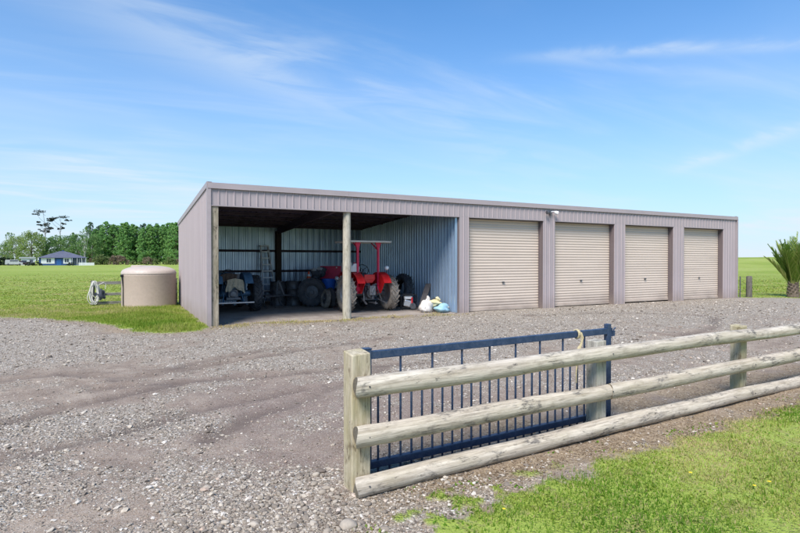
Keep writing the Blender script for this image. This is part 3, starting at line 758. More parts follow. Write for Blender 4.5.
l.box((g1+0.034, -0.005, 0.92), (0.012, 0.045, 0.09)); l.build('latch', M['gate'], o)
for z, h, nm in ((0.932, 0.060, 'top_rail'), (0.700, 0.045, 'middle_rail'), (0.085, 0.055, 'bottom_rail')):
    MB().box(((g0+g1)/2, 0, z), (g1-g0-0.058, 0.048, h)).build(nm, M['gate'], gate, 0.004)
for k in range(1, 27):
    x = g0+0.1013*k; tall = (k % 3 == 0)
    MB().tube([(x, 0, -0.005+0.008*math.sin(k*2.1)), (x, 0, 0.9015 if tall else 0.7215)], 0.0095, 8).build('bar', M['gate'], gate)
for z in (0.25, 0.86):
    MB().tube([(g0-0.10, 0, z), (g0-0.02, 0, z)], 0.011, 8).build('hinge', M['steel'], gate)
# rope loop over the top rail
rp = empty('tie_rope', (-0.46-0.30*0.0454, -10.47+0.30, 0), FA)
tag(rp, 'frayed pale yellow rope looped over the blue gate top rail', 'rope')
def loop(x0, sk, zb, side):
    pts = []
    for i in range(26):
        a = 2*math.pi*i/25
        pts.append((x0+sk*math.sin(a*0.5), 0.040*math.cos(a)+0.002*side, 0.932+0.043*math.sin(a)-0.0*zb))
    return pts
mb = MB(); mb.tube(loop(2.53, 0.02, 0, 1), 0.0075, 7); mb.tube(loop(2.56, -0.03, 0, 1), 0.0075, 7)
mb.tube([(2.53, -0.04, 0.95), (2.55, -0.048, 0.92), (2.56, -0.046, 0.87), (2.53, -0.042, 0.80), (2.50, -0.04, 0.73), (2.51, -0.036, 0.66), (2.49, -0.04, 0.56), (2.50, -0.035, 0.46)], 0.0075, 7)
mb.tube([(2.56, -0.04, 0.95), (2.575, -0.05, 0.90), (2.55, -0.05, 0.83), (2.52, -0.045, 0.775), (2.485, -0.045, 0.72)], 0.0075, 7)
mb.build('rope_strand', M['rope'], rp)
MB().blob((2.525, -0.046, 0.795), (0.022, 0.018, 0.024), 8, 0.2, 4).build('knot', M['rope'], rp)

# ------------------------------------------------------------------ tank and its rail fence
tank = empty('water_tank', (-1.06, 7.15, 0)); tag(tank, 'round beige plastic water tank with domed lid beside the shed', 'water tank')
mb = MB(); r = 0.895
mb.lathe([(0.0, -0.02), (r, -0.02), (r, 1.12), (r+0.006, 1.14), (r, 1.16), (r, 1.20)], 72); 
mb.build('tank_wall', M['tank'], tank)
pr = [(r+0.012, 1.185), (r+0.016, 1.215), (r+0.004, 1.24)]
for k in range(1, 11):
    a = k/10; pr.append(((r+0.004)*math.cos(a*math.pi/2)**0.9+1e-4, 1.24+0.24*math.sin(a*math.pi/2)))
MB().lathe(pr, 72).build('tank_lid', M['tanklid_lit'], tank)
MB().lathe([(0.24, 1.38), (0.245, 1.47), (0.22, 1.488), (0, 1.495)], 32, (-0.34, -0.05, 0)).build('hatch', M['tanklid_lit'], tank)
MB().lathe([(0.05, 1.36), (0.055, 1.44), (0.0, 1.45)], 16, (0.42, -0.45, -0.06)).build('vent_cap', M['oldred'], tank)
mb = MB(); A0 = R(203)
px0, py0 = (r+0.035)*math.cos(A0), (r+0.035)*math.sin(A0)
mb.tube([(px0*0.93, py0*0.93, 1.13), (px0, py0, 1.13), (px0*1.01, py0*1.01, 1.10), (px0+0.01, py0, 0.95), (px0+0.035, py0, 0.7), (px0+0.03, py0, 0.4), (px0+0.03, py0, 0.0)], 0.024, 10)
mb.tube([(px0*0.90, py0*0.90, 1.13), (px0*1.06, py0*1.06, 1.13)], 0.04, 12)
mb.build('overflow_pipe', M['black'], tank)
tf = empty('board_fence', (-2.87, 8.39, 0)); tag(tf, 'short grey three-board fence running behind the beige water tank', 'fence')
for x, w, hh in ((0, 0.13, 0.93), (1.45, 0.12, 0.9), (2.78, 0.13, 0.98)):
    MB().box((x, 0, hh/2-0.1), (w, w, hh+0.2)).build('post', M['oldpost'], tf, 0.01)
for z, h in ((0.84, 0.11), (0.43, 0.10), (0.10, 0.11)):
    MB().box((1.40, -0.085, z), (2.86, 0.035, h), Matrix.Rotation(R(0.4 if z < 0.3 else -0.3), 3, 'Y')).build('rail', M['oldrail'], tf, 0.006)
hr = empty('hose_coil', (-2.87, 8.39, 0)); tag(hr, 'coil of white hose and rope hanging on the grey fence end post', 'hose')
mb = MB(); rg = random.Random(5)
for k in range(9):
    hh = rg.uniform(0.28, 0.42); ww = rg.uniform(0.09, 0.17); c = (rg.uniform(-0.03, 0.07)+0.03, -0.11-0.016*k, 0.90-hh); p1, p2 = rg.uniform(0, 6), rg.uniform(0, 6)
    mb.tube([(c[0]+ww*math.cos(t*2*math.pi/28)*(1-0.35*math.sin(t*2*math.pi/28))+0.02*math.sin(t*0.7+p1), c[1]+0.02*math.sin(t*0.9+p2), c[2]+hh*math.sin(t*2*math.pi/28)+0.015*math.sin(t*1.3+p1)) for t in range(28)]+[(c[0]+ww+0.02*math.sin(p1), c[1]+0.02*math.sin(p2), c[2]+0.015*math.sin(p1))], 0.013, 6)
mb.tube([(0.2, -0.2, 0.78), (0.35, -0.14, 0.86), (0.42, -0.13, 0.80), (0.40, -0.13, 0.62)], 0.012, 6)
mb.build('hose', M['whiterope'], hr)
mb = MB(); mb.blob((0.26, -0.19, 0.40), (0.13, 0.07, 0.17), 16, 0.35, 3); mb.build('rag', simple('dark_rag', (0.05, 0.055, 0.075), 0.9), hr)

# small fence pieces right of the shed
wp = empty('wire_fence', (23.10, -0.10, 0)); tag(wp, 'wire fence with one dark timber strainer and thin iron stay past the shed end', 'fence')
MB().lathe([(0.0, -0.1), (0.125, -0.1), (0.12, 0.45), (0.115, 0.93), (0.09, 0.96), (0, 0.965)], 12).build('strainer_post', M['oldpost'], wp)
MB().tube([(-0.48, 0.12, -0.1), (-0.48, 0.12, 0.95)], 0.022, 8).build('stay', M['steel'], wp)
mb = MB()
for z in (0.90, 0.62, 0.36, 0.14): mb.tube([(-0.8, 0.14, z), (-0.48, 0.12, z), (0, 0, z-0.02)], 0.004, 5)
mb.build('wire', M['steel'], wp)

# ------------------------------------------------------------------ tractors and machinery
def tyre_mb(r, w, rim_r, lugs=20, lug_h=0.035, tread=True):
    mb = MB(); h = w/2
    rt = r-lug_h if tread else r
    mb.lathe([(rim_r, -h*0.62), (rim_r+0.02, -h*0.80), (rim_r+(rt-rim_r)*0.5, -h), (rt-0.06*r/0.6, -h*0.97), (rt-0.01, -h*0.80), (rt, -h*0.4), (rt, h*0.4),
              (rt-0.01, h*0.80), (rt-0.06*r/0.6, h*0.97), (rim_r+(rt-rim_r)*0.5, h), (rim_r+0.02, h*0.80), (rim_r, h*0.62)], 40, axis='x')
    if tread:
        for k in range(lugs):
            for s in (-1, 1):
                a0 = 2*math.pi*(k+(0.5 if s > 0 else 0))/lugs; a1 = a0+2*math.pi/lugs*0.95
                p = []
                for (xx, aa) in ((s*h*0.03, a1), (s*h*0.97, a0)):
                    for da in (-0.026*0.6/r, 0.026*0.6/r):
                        for q in (rt-0.03, rt+lug_h-(0.02 if abs(xx) > h*0.5 else 0)):
                            p.append((xx, q*math.cos(aa+da), q*math.sin(aa+da)))
                mb.add(p, [(0, 1, 3, 2), (4, 6, 7, 5), (0, 4, 5, 1), (2, 3, 7, 6), (1, 5, 7, 3)])
    else:
        for k in range(3):
            x = (k-1)*h*0.45; mb.lathe([(rt-0.002, x-0.012), (rt+0.008, x-0.006), (rt+0.008, x+0.006), (rt-0.002, x+0.012)], 32, axis='x')
    return mb
def rim_mb(rim_r, w, side):
    mb = MB(); h = w*0.31
    mb.lathe([(rim_r+0.012, -h*1.1), (rim_r+0.012, -h), (rim_r-0.02, -h*0.8), (rim_r-0.02, h*0.8), (rim_r+0.012, h), (rim_r+0.012, h*1.1)], 36, axis='x')
    c = side*h*0.2
    mb.lathe([(rim_r-0.02, c-0.012), (rim_r*0.62, c+side*0.03), (rim_r*0.35, c+side*0.035), (rim_r*0.30, c+side*0.09), (0.0, c+side*0.10)], 36, axis='x')
    mb.lathe([(rim_r-0.02, c-side*0.02), (rim_r*0.35, c), (0.0, c)], 36, axis='x')
    for k in range(8):
        a = 2*math.pi*k/8; p = (c+side*0.03, rim_r*0.5*math.cos(a), rim_r*0.5*math.sin(a))
        mb.tube([p, (p[0]+side*0.03, p[1], p[2])], 0.014, 6)
    return mb
def wheel(name, parent, loc, r, w, rim_r, side, rimm, tyrem, lugs=20, tread=True, rot=0):
    rm = rim_mb(rim_r, w, side).build(name, rimm, parent, loc=loc, fix=True)
    tyre_mb(r, w, rim_r, lugs, 0.05 if tread else 0, tread).build('tyre', tyrem, rm, fix=True)
    rm.rotation_euler = (rot, 0, 0); return rm
def fender_mb(x0, x1, r, a0, a1, th=0.012):
    mb = MB(); n = 14
    vv = []
    for i in range(n+1):
        a = R(a0+(a1-a0)*i/n)
        for (x, rr) in ((x0, r), (x1, r), (x1, r-th), (x0, r-th)):
            vv.append((x, rr*math.cos(a), rr*math.sin(a)))
    fs = [(i*4+k, i*4+(k+1) % 4, (i+1)*4+(k+1) % 4, (i+1)*4+k) for i in range(n) for k in range(4)]
    fs += [(0, 3, 2, 1), (n*4, n*4+1, n*4+2, n*4+3)]
    mb.add(vv, fs); return mb
def tractor(name, loc, rz, paint, dark, rimc, tyre_r, tyre_f, frame=True, up=True):
    t = empty(name, loc, rz)
    for s in (-1, 1):
        wheel('rear_wheel', t, (s*0.755, 0, 0.60), 0.60, 0.29, 0.33, s, rimc, tyre_r, 20, rot=0.3*s)
        wheel('front_wheel', t, (s*0.62, 1.80, 0.35), 0.35, 0.16, 0.21, s, rimc, M['rubber'], 16, tread=False)
        f = fender_mb(-0.13, 0.13, 0.68, 0, 150)
        # inner side plate of the guard
        pl = [(0.675*math.cos(R(a)), 0.675*math.sin(R(a))) for a in range(8, 151, 10)]+[(-0.30, 0.0), (0.35, -0.05)]
        f.prism(pl, -s*0.12-0.006, -s*0.12+0.006, 'x')
        f.build('mudguard', paint, t, loc=(s*0.46, 0, 0.60), fix=True)
    # transmission and rear axle
    b = MB(); b.box((0, 0.05, 0.60), (0.34, 0.46, 0.44)); b.box((0, 0.75, 0.62), (0.30, 1.0, 0.38)); b.box((0, 1.45, 0.60), (0.34, 0.6, 0.46))
    b.tube([(-0.6, 0, 0.60), (0.6, 0, 0.60)], 0.10, 14); b.lathe([(0.0, 0), (0.15, 0), (0.17, 0.1), (0.17, 0.2)], 20, (0, -0.30, 0.60), 'y')
    b.tube([(0, -0.36, 0.56), (0, -0.24, 0.56)], 0.035, 10); b.box((0, -0.24, 0.80), (0.26, 0.16, 0.10))
    b.build('transmission', dark, t, 0.012)
    a = MB(); a.tube([(-0.56, 1.80, 0.35), (0.56, 1.80, 0.35)], 0.045, 10); a.box((0, 1.80, 0.42), (0.9, 0.10, 0.08)); a.build('front_axle', dark, t)
    hd = MB(); hd.prism([(-0.25, 0.80), (0.25, 0.80), (0.27, 1.12), (0.20, 1.24), (0.0, 1.275), (-0.20, 1.24), (-0.27, 1.12)], 0.62, 1.98, 'y')
    hd.build('bonnet', paint, t, 0.02, fix=True)
    g = MB(); g.box((0, 1.995, 0.98), (0.42, 0.02, 0.42))
    for k in range(9): g.box((-0.18+0.045*k, 2.01, 0.98), (0.012, 0.015, 0.40))
    g.build('grille', M['silver'], t)
    for s in (-1, 1):
        MB().lathe([(0, 0.05), (0.07, 0.04), (0.085, 0.0), (0.05, -0.09), (0, -0.10)], 18, (s*0.33, 1.92, 1.02), 'y').build('headlight', M['glasslamp'], t)
    d = MB(); d.box((0, 0.60, 1.05), (0.40, 0.16, 0.40)); d.build('dash', dark, t, 0.02)
    sw_ = MB(); sw_.tube([(0.19*math.cos(q*math.pi/12), 0.36+0.10*math.sin(q*math.pi/12), 1.36+0.16*math.sin(q*math.pi/12)) for q in range(25)], 0.012, 8)
    sw_.tube([(0, 0.60, 1.15), (0, 0.36, 1.36)], 0.014, 8)
    for q in (0.5, 2.6, 4.7): sw_.tube([(0, 0.36, 1.36), (0.19*math.cos(q), 0.36+0.10*math.sin(q), 1.36+0.16*math.sin(q))], 0.008, 6)
    so = sw_.build('steering_wheel', M['black'], t)
    if not up: so.location = (0, 0.05, -0.16)
    e = MB(); e.tube([(0.20, 1.25, 1.1), (0.20, 1.25, 1.75), (0.20, 1.22, 1.80)], 0.03, 10); e.tube([(0.20, 1.25, 1.28), (0.20, 1.25, 1.60)], 0.05, 12); 
    if up: e.build('exhaust', dark, t)
    # hitch
    for s in (-1, 1):
        k = MB(); k.bar((s*0.24, -0.05, 0.45), (s*0.36, -0.72, 0.30), 0.06, 0.022); k.bar((s*0.22, -0.15, 0.88), (s*0.31, -0.42, 0.38), 0.024, 0.024)
        k.bar((s*0.10, -0.15, 0.84), (s*0.22, -0.22, 0.90), 0.05, 0.05); k.build('lower_link', dark, t)
    k = MB(); k.bar((0, -0.28, 0.84), (0.02, -0.36, 0.50), 0.035, 0.035); k.tube([(0.02, -0.36, 0.50), (0.02, -0.37, 0.42)], 0.03, 8); k.build('top_link', dark, t)
    k = MB(); k.box((0, -0.42, 0.31), (0.09, 0.50, 0.03)); k.tube([(0, -0.62, 0.26), (0, -0.62, 0.37)], 0.015, 8); k.build('drawbar', dark, t)
    for s in (-1, 1):
        k = MB(); k.box((s*0.36, 0.45, 0.52), (0.22, 0.42, 0.025)); k.build('footplate', dark, t)
    return t
# red tractor with roll frame and roof
rt = tractor('tractor', (5.19, 1.93, 0), 0, M['red'], M['steel'], M['silver'], M['dustrubber'], M['rubber'])
tag(rt, 'red vintage tractor with crimson roll frame and flat white roof behind the centre post', 'tractor')
s = MB(); s.prism([(-0.20, 1.04), (-0.10, 0.93), (0.10, 0.93), (0.20, 1.04), (0.21, 1.13), (0.17, 1.07), (-0.17, 1.07), (-0.21, 1.13)], -0.16, 0.22, 'y'); s.box((0, -0.15, 1.12), (0.38, 0.04, 0.17)); s.build('seat', M['red'], rt, 0.015, fix=True)
MB().box((0, -0.02, 0.86), (0.10, 0.14, 0.10)).build('seat_bracket', M['steel'], rt)
fr_ = MB()
for q in (-1, 1):
    fr_.box((q*0.365-0.03, -0.10, 1.42), (0.070, 0.065, 1.66)); fr_.prism([(q*0.365-0.03-0.035, 2.05), (q*0.365-0.03+0.035, 2.05), (q*0.365-0.03+0.10, 2.25), (q*0.365-0.03-0.10, 2.25)], -0.13, -0.07, 'y')
    fr_.box((q*0.365-0.03, -0.10, 0.74), (0.14, 0.14, 0.14))
fr_.build('roll_frame', M['crimson'], rt, 0.006)
c = MB(); c.box((-0.03, 0.32, 2.285), (1.52, 1.25, 0.035)); c.box((-0.03, -0.29, 2.265), (1.46, 0.03, 0.05)); c.box((-0.03, 0.94, 2.265), (1.46, 0.03, 0.05))
for q in (-1, 1): c.box((-0.03+q*0.74, 0.32, 2.26), (0.03, 1.2, 0.06))
c.build('roof', M['offwhite'], rt, 0.012)
for q in (-1, 1): MB().bar((q*0.33-0.03, -0.10, 2.02), (q*0.33-0.03, 0.35, 2.24), 0.03, 0.03).build('roof_brace', M['crimson'], rt)
MB().lathe([(0, -0.07), (0.05, -0.06), (0.075, -0.01), (0.07, 0.01), (0, 0.02)], 18, (0.56, -0.28, 1.42), 'y').build('work_lamp', M['glasslamp'], rt)
MB().tube([(0.56, -0.24, 1.42), (0.58, -0.2, 1.25)], 0.012, 6).build('lamp_stalk', M['steel'], rt)
t = MB(); t.box((0, -0.36, 0.70), (0.20, 0.12, 0.30)); t.tube([(-0.05, -0.44, 0.62), (0.02, -0.44, 0.80)], 0.03, 8); t.build('hydraulic_housing', M['midsteel'], rt, 0.02)
# jug on the left mudguard
j = empty('plastic_container', (4.72, 1.92, 1.29)); tag(j, 'white plastic container standing behind the red tractor seat', 'container')
b = MB(); b.prism([(-0.14, 0), (0.14, 0), (0.15, 0.16), (0.05, 0.27), (-0.03, 0.28), (-0.14, 0.18)], -0.09, 0.09, 'y'); b.build('body', M['whiteplastic'], j, 0.02, fix=True)
MB().lathe([(0, 0.28), (0.03, 0.28), (0.03, 0.31), (0, 0.31)], 12, (-0.0, 0, -0.01)).build('cap', M['red'], j)
MB().box((4.79, 2.02, 1.285), (0.30, 0.26, 0.012)).build('platform', M['steel'])
pf = bpy.data.objects['platform']; pf.parent = rt; pf.location = (-5.19, -1.93, 0)
# grey box on a bracket left of the post
bx_ = empty('grey_box', (4.36, 1.72, 1.31)); tag(bx_, 'pale grey metal box on the left mudguard of the red tractor', 'box')
MB().box((0, 0, 0.13), (0.24, 0.30, 0.26)).build('body', M['silver'], bx_, 0.01)
MB().box((0, 0, 0.268), (0.25, 0.31, 0.02)).build('lid', M['silver'], bx_, 0.004)

# old blue-grey tractor in the left bay
ot = tractor('tractor', (1.17, 3.65, 0), 0, M['greyblue'], M['greyblue'], M['steel'], M['rubber'], M['rubber'], up=False)
tag(ot, 'old blue-grey tractor without a cab, clothes draped over its seat, in the left open bay', 'tractor')
s = MB(); s.prism([(-0.24, 0.93), (-0.19, 0.86), (0.19, 0.86), (0.24, 0.93), (0.24, 1.0), (0.20, 0.96), (-0.20, 0.96), (-0.24, 1.0)], -0.30, 0.12, 'y'); s.box((0, -0.30, 1.10), (0.42, 0.04, 0.28)); s.build('seat', M['steel'], ot, 0.015, fix=True)
MB().box((0, -0.80, 0.36), (1.12, 0.07, 0.045)).build('carry_bar', M['silver'], ot, 0.006)
t = MB(); t.box((0, -0.34, 0.62), (0.30, 0.10, 0.26)); t.lathe([(0, -0.06), (0.10, -0.05), (0.13, 0.0), (0.13, 0.06)], 18, (0, -0.38, 0.60), 'y'); t.box((0, -0.40, 0.46), (0.44, 0.08, 0.08)); t.build('hydraulic_housing', M['midsteel'], ot, 0.02)
def cloth(name, mat_, X, Z, y, w, h, seed, label, flare=0.0):
    e = empty(name, (X, y, Z)); tag(e, label, 'cloth')
    mb = MB(); nu, nv = 22, 18; rg = random.Random(seed); ph = [rg.uniform(0, 6.28) for _ in range(4)]
    vv = []
    for lay in (0, 1):
        for i in range(nv+1):
            v_ = i/nv
            for k in range(nu+1):
                u = k/nu-0.5
                ww = w*(1+flare*v_)
                x = u*ww+0.012*math.sin(9*v_+ph[0])
                yy = (0.16*(1-v_/0.22) if v_ < 0.22 else 0.0)-0.02-v_*0.07+0.022*math.sin(u*24+ph[1]+2*v_)*v_+lay*0.012
                z = 0.0-(max(0, v_-0.22))*h*(1+0.16*math.sin(u*7+ph[2])+0.08*math.sin(u*17+ph[3]))-0.05*abs(u)*2
                vv.append((x, yy, z))
    m = (nu+1); n1 = (nv+1)*m
    fs = [(i*m+k, i*m+k+1, (i+1)*m+k+1, (i+1)*m+k) for i in range(nv) for k in range(nu)]
    fs += [tuple(q+n1 for q in f[::-1]) for f in fs]
    bd = [k for k in range(m)]+[i*m+nu for i in range(1, nv+1)]+[nv*m+k for k in range(nu-1, -1, -1)]+[i*m for i in range(nv-1, 0, -1)]
    fs += [(bd[i], bd[(i+1) % len(bd)], bd[(i+1) % len(bd)]+n1, bd[i]+n1) for i in range(len(bd))]
    mb.add(vv, fs, 0, True); mb.build('fabric', mat_, e); return e
cloth('jacket', M['browncloth'], 1.04, 1.265, 3.33, 0.52, 0.34, 2, 'dark brown jacket thrown over the old blue-grey tractor seat')
cloth('sack', M['creamcloth'], 1.22, 1.10, 3.24, 0.44, 0.44, 5, 'cream cloth sack hanging below the brown jacket on the old tractor', 0.35)

# ladder leaning on the back wall
ld = empty('step_ladder', (3.16, 6.75, 0), 0); tag(ld, 'aluminium step ladder leaning against the back wall of the left bay', 'ladder')
for s in (-1, 1):
    MB().bar((s*0.26+0.02, -0.15, 0), (s*0.14-0.02, 0.74, 2.22), 0.05, 0.085).build('side_rail', M['alu'], ld)
for k in range(8):
    f = 0.10+0.115*k; w = 0.52-0.24*f
    MB().box((0.02-0.04*f, -0.15+0.89*f, 2.22*f), (w, 0.09, 0.045)).build('tread', M['alu'], ld)
MB().box((-0.02, 0.72, 2.25), (0.36, 0.16, 0.05)).build('top_cap', M['alu'], ld, 0.006)
for s in (-1, 1):
    MB().bar((s*0.24+0.02, 0.58, 0.02), (s*0.14-0.02, 0.78, 2.20), 0.02, 0.03).build('rear_leg', M['steel'], ld)

# flat farm trailer seen side on in the second bay
TR = -YAW
tl = empty('farm_trailer', (4.11, 4.38, 0), TR); tag(tl, 'flat farm trailer with one red side board at the back of the second bay', 'trailer')
wheel('wheel', tl, (0, 0, 0.525), 0.525, 0.28, 0.25, -1, M['steel'], M['rubber'], 18)
bpy.data.objects[tl.children[0].name].rotation_euler = (0, 0, R(-90)+math.pi)
MB().box((0.22, 0.95, 0.53), (1.20, 1.35, 0.055)).build('deck', M['darktimber'], tl)
mb = MB(); 
for y in (0.45, 1.45): mb.box((0.22, y, 0.455), (1.18, 0.07, 0.09))
mb.build('chassis', M['steel'], tl)
o = wheel('wheel', tl, (0.05, 1.72, 0.50), 0.50, 0.22, 0.25, 1, M['steel'], M['rubber'], 18); o.rotation_euler = (0, 0, R(90))
MB().box((0.02, 1.2, 0.48), (0.05, 1.1, 0.05)).build('axle', M['steel'], tl)
mb = MB(); mb.box((0.64, 1.60, 1.19), (1.16, 0.03, 0.49)); mb.box((0.64, 1.585, 1.43), (1.18, 0.05, 0.03)); mb.box((0.64, 1.585, 0.955), (1.18, 0.05, 0.03))
mb.build('side_board', M['oldred'], tl, 0.004)
for x in (0.2, 1.1): MB().box((x, 1.64, 0.95), (0.06, 0.04, 0.95)).build('stake', M['steel'], tl)
MB().box((0.69, 1.572, 1.385), (0.05, 0.012, 0.05)).build('catch', M['whiteplastic'], tl)
rtv, qtv = Vector((math.cos(TR), math.sin(TR), 0)), Vector((-math.sin(TR), math.cos(TR), 0))
def on_trailer(x, y, z): return Vector((4.11, 4.38, z))+rtv*x+qtv*y
p = on_trailer(0.52, 0.62, 0.558)
tb = empty('plastic_tub', p, TR); tb.scale = (1.2, 1.2, 1.1); tag(tb, 'bright blue plastic tub standing on the trailer deck', 'tub')
mb = MB(); mb.lathe([(0.0, 0.012), (0.17, 0.012), (0.225, 0.36), (0.245, 0.37), (0.245, 0.385), (0.215, 0.38), (0.16, 0.0), (0.0, 0.0)], 28); mb.build('body', M['bluetub'], tb, fix=True)
p = on_trailer(-0.12, 0.75, 0.558)
cr = empty('wooden_crate', p, TR); tag(cr, 'dark wooden crate on the left end of the trailer', 'crate')
mb = MB()
for z in (0.06, 0.18, 0.30):
    mb.box((0, -0.22, z+0.03), (0.50, 0.02, 0.09)); mb.box((0, 0.22, z+0.03), (0.50, 0.02, 0.09)); mb.box((-0.26, 0, z+0.03), (0.02, 0.44, 0.09)); mb.box((0.26, 0, z+0.03), (0.02, 0.44, 0.09))
mb.box((0, 0, 0.02), (0.5, 0.42, 0.02)); mb.box((0, 0, 0.385), (0.52, 0.44, 0.02)); mb.build('boards', M['darktimber'], cr)
p = on_trailer(-0.22, 0.62, 0.956)
cn = empty('traffic_cone', p, 0); tag(cn, 'small orange and white traffic cone on the dark crate', 'cone')
MB().box((0, 0, 0.012), (0.20, 0.20, 0.024)).build('base', M['orange'], cn, 0.004)
MB().lathe([(0.085, 0.024), (0.062, 0.12)], 20).build('lower_cone', M['orange'], cn)
MB().lathe([(0.0625, 0.12), (0.042, 0.20)], 20).build('white_band', M['whiteplastic'], cn)
MB().lathe([(0.0415, 0.20), (0.02, 0.30), (0.0, 0.305)], 20).build('upper_cone', M['orange'], cn)
p = on_trailer(0.06, 0.85, 0.956)
tp = empty('tarpaulin_bundle', p, TR); tag(tp, 'crumpled grey and dark tarpaulin bundle on the dark crate', 'tarpaulin')
mb = MB(); mb.blob((0, 0, 0.18), (0.24, 0.20, 0.20), 22, 0.22, 9); mb.blob((0.16, -0.03, 0.30), (0.15, 0.14, 0.14), 18, 0.28, 12); mb.build('folds', simple('dark_tarp', (0.07, 0.08, 0.10), 0.6), tp)
mb = MB(); mb.blob((-0.12, -0.12, 0.36), (0.09, 0.05, 0.06), 16, 0.35, 3); mb.blob((0.10, -0.14, 0.40), (0.12, 0.05, 0.05), 16, 0.35, 7); mb.build('grey_sheet', simple('grey_sheet', (0.42, 0.46, 0.50), 0.6), tp)
# small loose wheel
lw = empty('loose_wheel', (4.36, 3.62, 0.33), TR+R(12)); tag(lw, 'small worn wheel standing against the farm trailer', 'wheel')
mb = MB(); mb2 = tyre_mb(0.33, 0.17, 0.19, tread=False); o = mb2.build('tyre', M['dustrubber'], lw, fix=True); o.rotation_euler = (0, R(8), R(16))
o = rim_mb(0.19, 0.17, -1).build('rim', M['steel'], lw, fix=True); o.rotation_euler = (0, R(8), R(16))
# drums and machinery lumps
for i, (x, y, h, lab) in enumerate(((3.18, 5.55, 0.88, 'dark steel drum nearest the ladder'), (3.72, 5.35, 0.90, 'dark steel drum between the first drum and the trailer'))):
    e = empty('steel_drum', (x, y, 0)); tag(e, lab, 'drum', 'dark drums by the back wall')
    mb = MB(); rr = 0.285; mb.lathe([(0, 0), (rr, 0), (rr+0.008, 0.015), (rr, 0.03), (rr, h*0.33), (rr+0.012, h*0.345), (rr, h*0.36), (rr, h*0.65), (rr+0.012, h*0.665), (rr, h*0.68), (rr, h-0.02), (rr+0.008, h-0.008), (rr, h), (rr-0.02, h-0.02), (0, h-0.02)], 32)
    mb.build('shell', M['steel'], e)
    MB().lathe([(0, h-0.02), (0.04, h-0.02), (0.035, h+0.0), (0, h)], 12, (0.15, 0.05, 0)).build('bung', M['silver'], e)
cu = empty('tine_cultivator', (2.95, 4.6, 0), R(20)); tag(cu, 'dark spring tine cultivator on the floor in front of the drums', 'cultivator')
mb = MB()
for y in (0, 0.4): mb.bar((-0.55, y, 0.42), (0.65, y, 0.42), 0.06, 0.06)
for x in (-0.5, 0.0, 0.6): mb.bar((x, 0, 0.42), (x, 0.4, 0.42), 0.05, 0.05)
mb.bar((-0.05, 0.0, 0.42), (0.05, 0.1, 0.95), 0.04, 0.05); mb.bar((0.25, 0.0, 0.42), (0.08, 0.1, 0.95), 0.04, 0.05); mb.build('frame', M['steel'], cu)
for k in range(7):
    x = -0.5+0.18*k; y = 0.4*(k % 2)
    MB().tube([(x, y, 0.42), (x, y+0.12, 0.36), (x, y+0.16, 0.22), (x, y+0.06, 0.08), (x, y-0.03, 0.0)], 0.016, 6).build('tine', M['steel'], cu)

# leaning tyre, pump, plank, barrow wheel and bags by the partition
ly = empty('spare_tyre', (7.02, 2.95, 0.0)); tag(ly, 'large dark tractor tyre leaning on the blue-grey partition behind the red tractor', 'tyre')
o = tyre_mb(0.60, 0.30, 0.34, 20).build('casing', M['rubber'], ly, loc=(0, 0, 0.60), fix=True); o.rotation_euler = (0, R(9), 0)
pm = empty('petrol_pump', (6.62, 1.75, 0), R(-20)); tag(pm, 'silver and red petrol pump on a small frame beside the leaning plank', 'pump')
mb = MB(); 
for y in (-0.17, 0.17):
    mb.tube([(-0.24, y, 0.03), (0.24, y, 0.03), (0.26, y, 0.08), (0.26, y, 0.46), (0.2, y, 0.52), (-0.2, y, 0.52), (-0.26, y, 0.46), (-0.26, y, 0.08), (-0.24, y, 0.03)], 0.014, 7)
for x in (-0.26, 0.26): mb.tube([(x, -0.17, 0.3), (x, 0.17, 0.3)], 0.012, 7)
mb.build('frame', M['black'], pm)
MB().box((-0.03, -0.02, 0.22), (0.30, 0.26, 0.22), Matrix.Rotation(R(12), 3, 'Y')).build('housing', M['silver'], pm, 0.03)
MB().box((-0.02, 0.0, 0.41), (0.28, 0.22, 0.10)).build('fuel_tank', M['whiteplastic'], pm, 0.03)
MB().box((0.09, -0.16, 0.30), (0.05, 0.03, 0.26)).build('red_strip', M['red'], pm, 0.006)
MB().lathe([(0, -0.05), (0.10, -0.05), (0.11, 0.03), (0, 0.03)], 18, (0.12, -0.14, 0.14), 'y').build('flywheel', M['steel'], pm)
pk = empty('timber_plank', (7.0, 1.33, 0)); tag(pk, 'dark weathered plank leaning against the partition wall', 'plank')
MB().bar((-0.20, -0.05, 0.0), (0.36, 0.35, 0.86), 0.20, 0.05).build('board', simple('grey_plank', (0.095, 0.085, 0.085), 0.9), pk, 0.004)
bw = empty('barrow_wheel', (7.22, 1.02, 0.21)); tag(bw, 'small black barrow wheel between the plank and the bags', 'wheel')
o = tyre_mb(0.21, 0.09, 0.11, tread=False).build('tyre', M['rubber'], bw, fix=True); o.rotation_euler = (0, R(6), R(15))
o = rim_mb(0.11, 0.09, -1).build('rim', M['steel'], bw, fix=True); o.rotation_euler = (0, R(6), R(15))
def bag(name, loc, parts, lab):
    e = empty(name, loc); tag(e, lab, 'bag', 'rubbish bags by the partition')
    for i, (c_, r_, sd_, mm, amp) in enumerate(parts):
        MB().blob(c_, r_, 26, amp, sd_).build(('sack', 'neck', 'fold')[i], M[mm], e)
    return e
bag('feed_bag', (6.72, 0.72, 0), [((0, 0, 0.17), (0.22, 0.17, 0.21), 21, 'bagwhite', 0.16), ((0.05, 0.02, 0.38), (0.07, 0.06, 0.10), 4, 'bagwhite', 0.3), ((-0.13, -0.08, 0.10), (0.12, 0.09, 0.10), 6, 'bagwhite', 0.25)], 'lumpy white feed bag standing by the partition, left of the blue one')
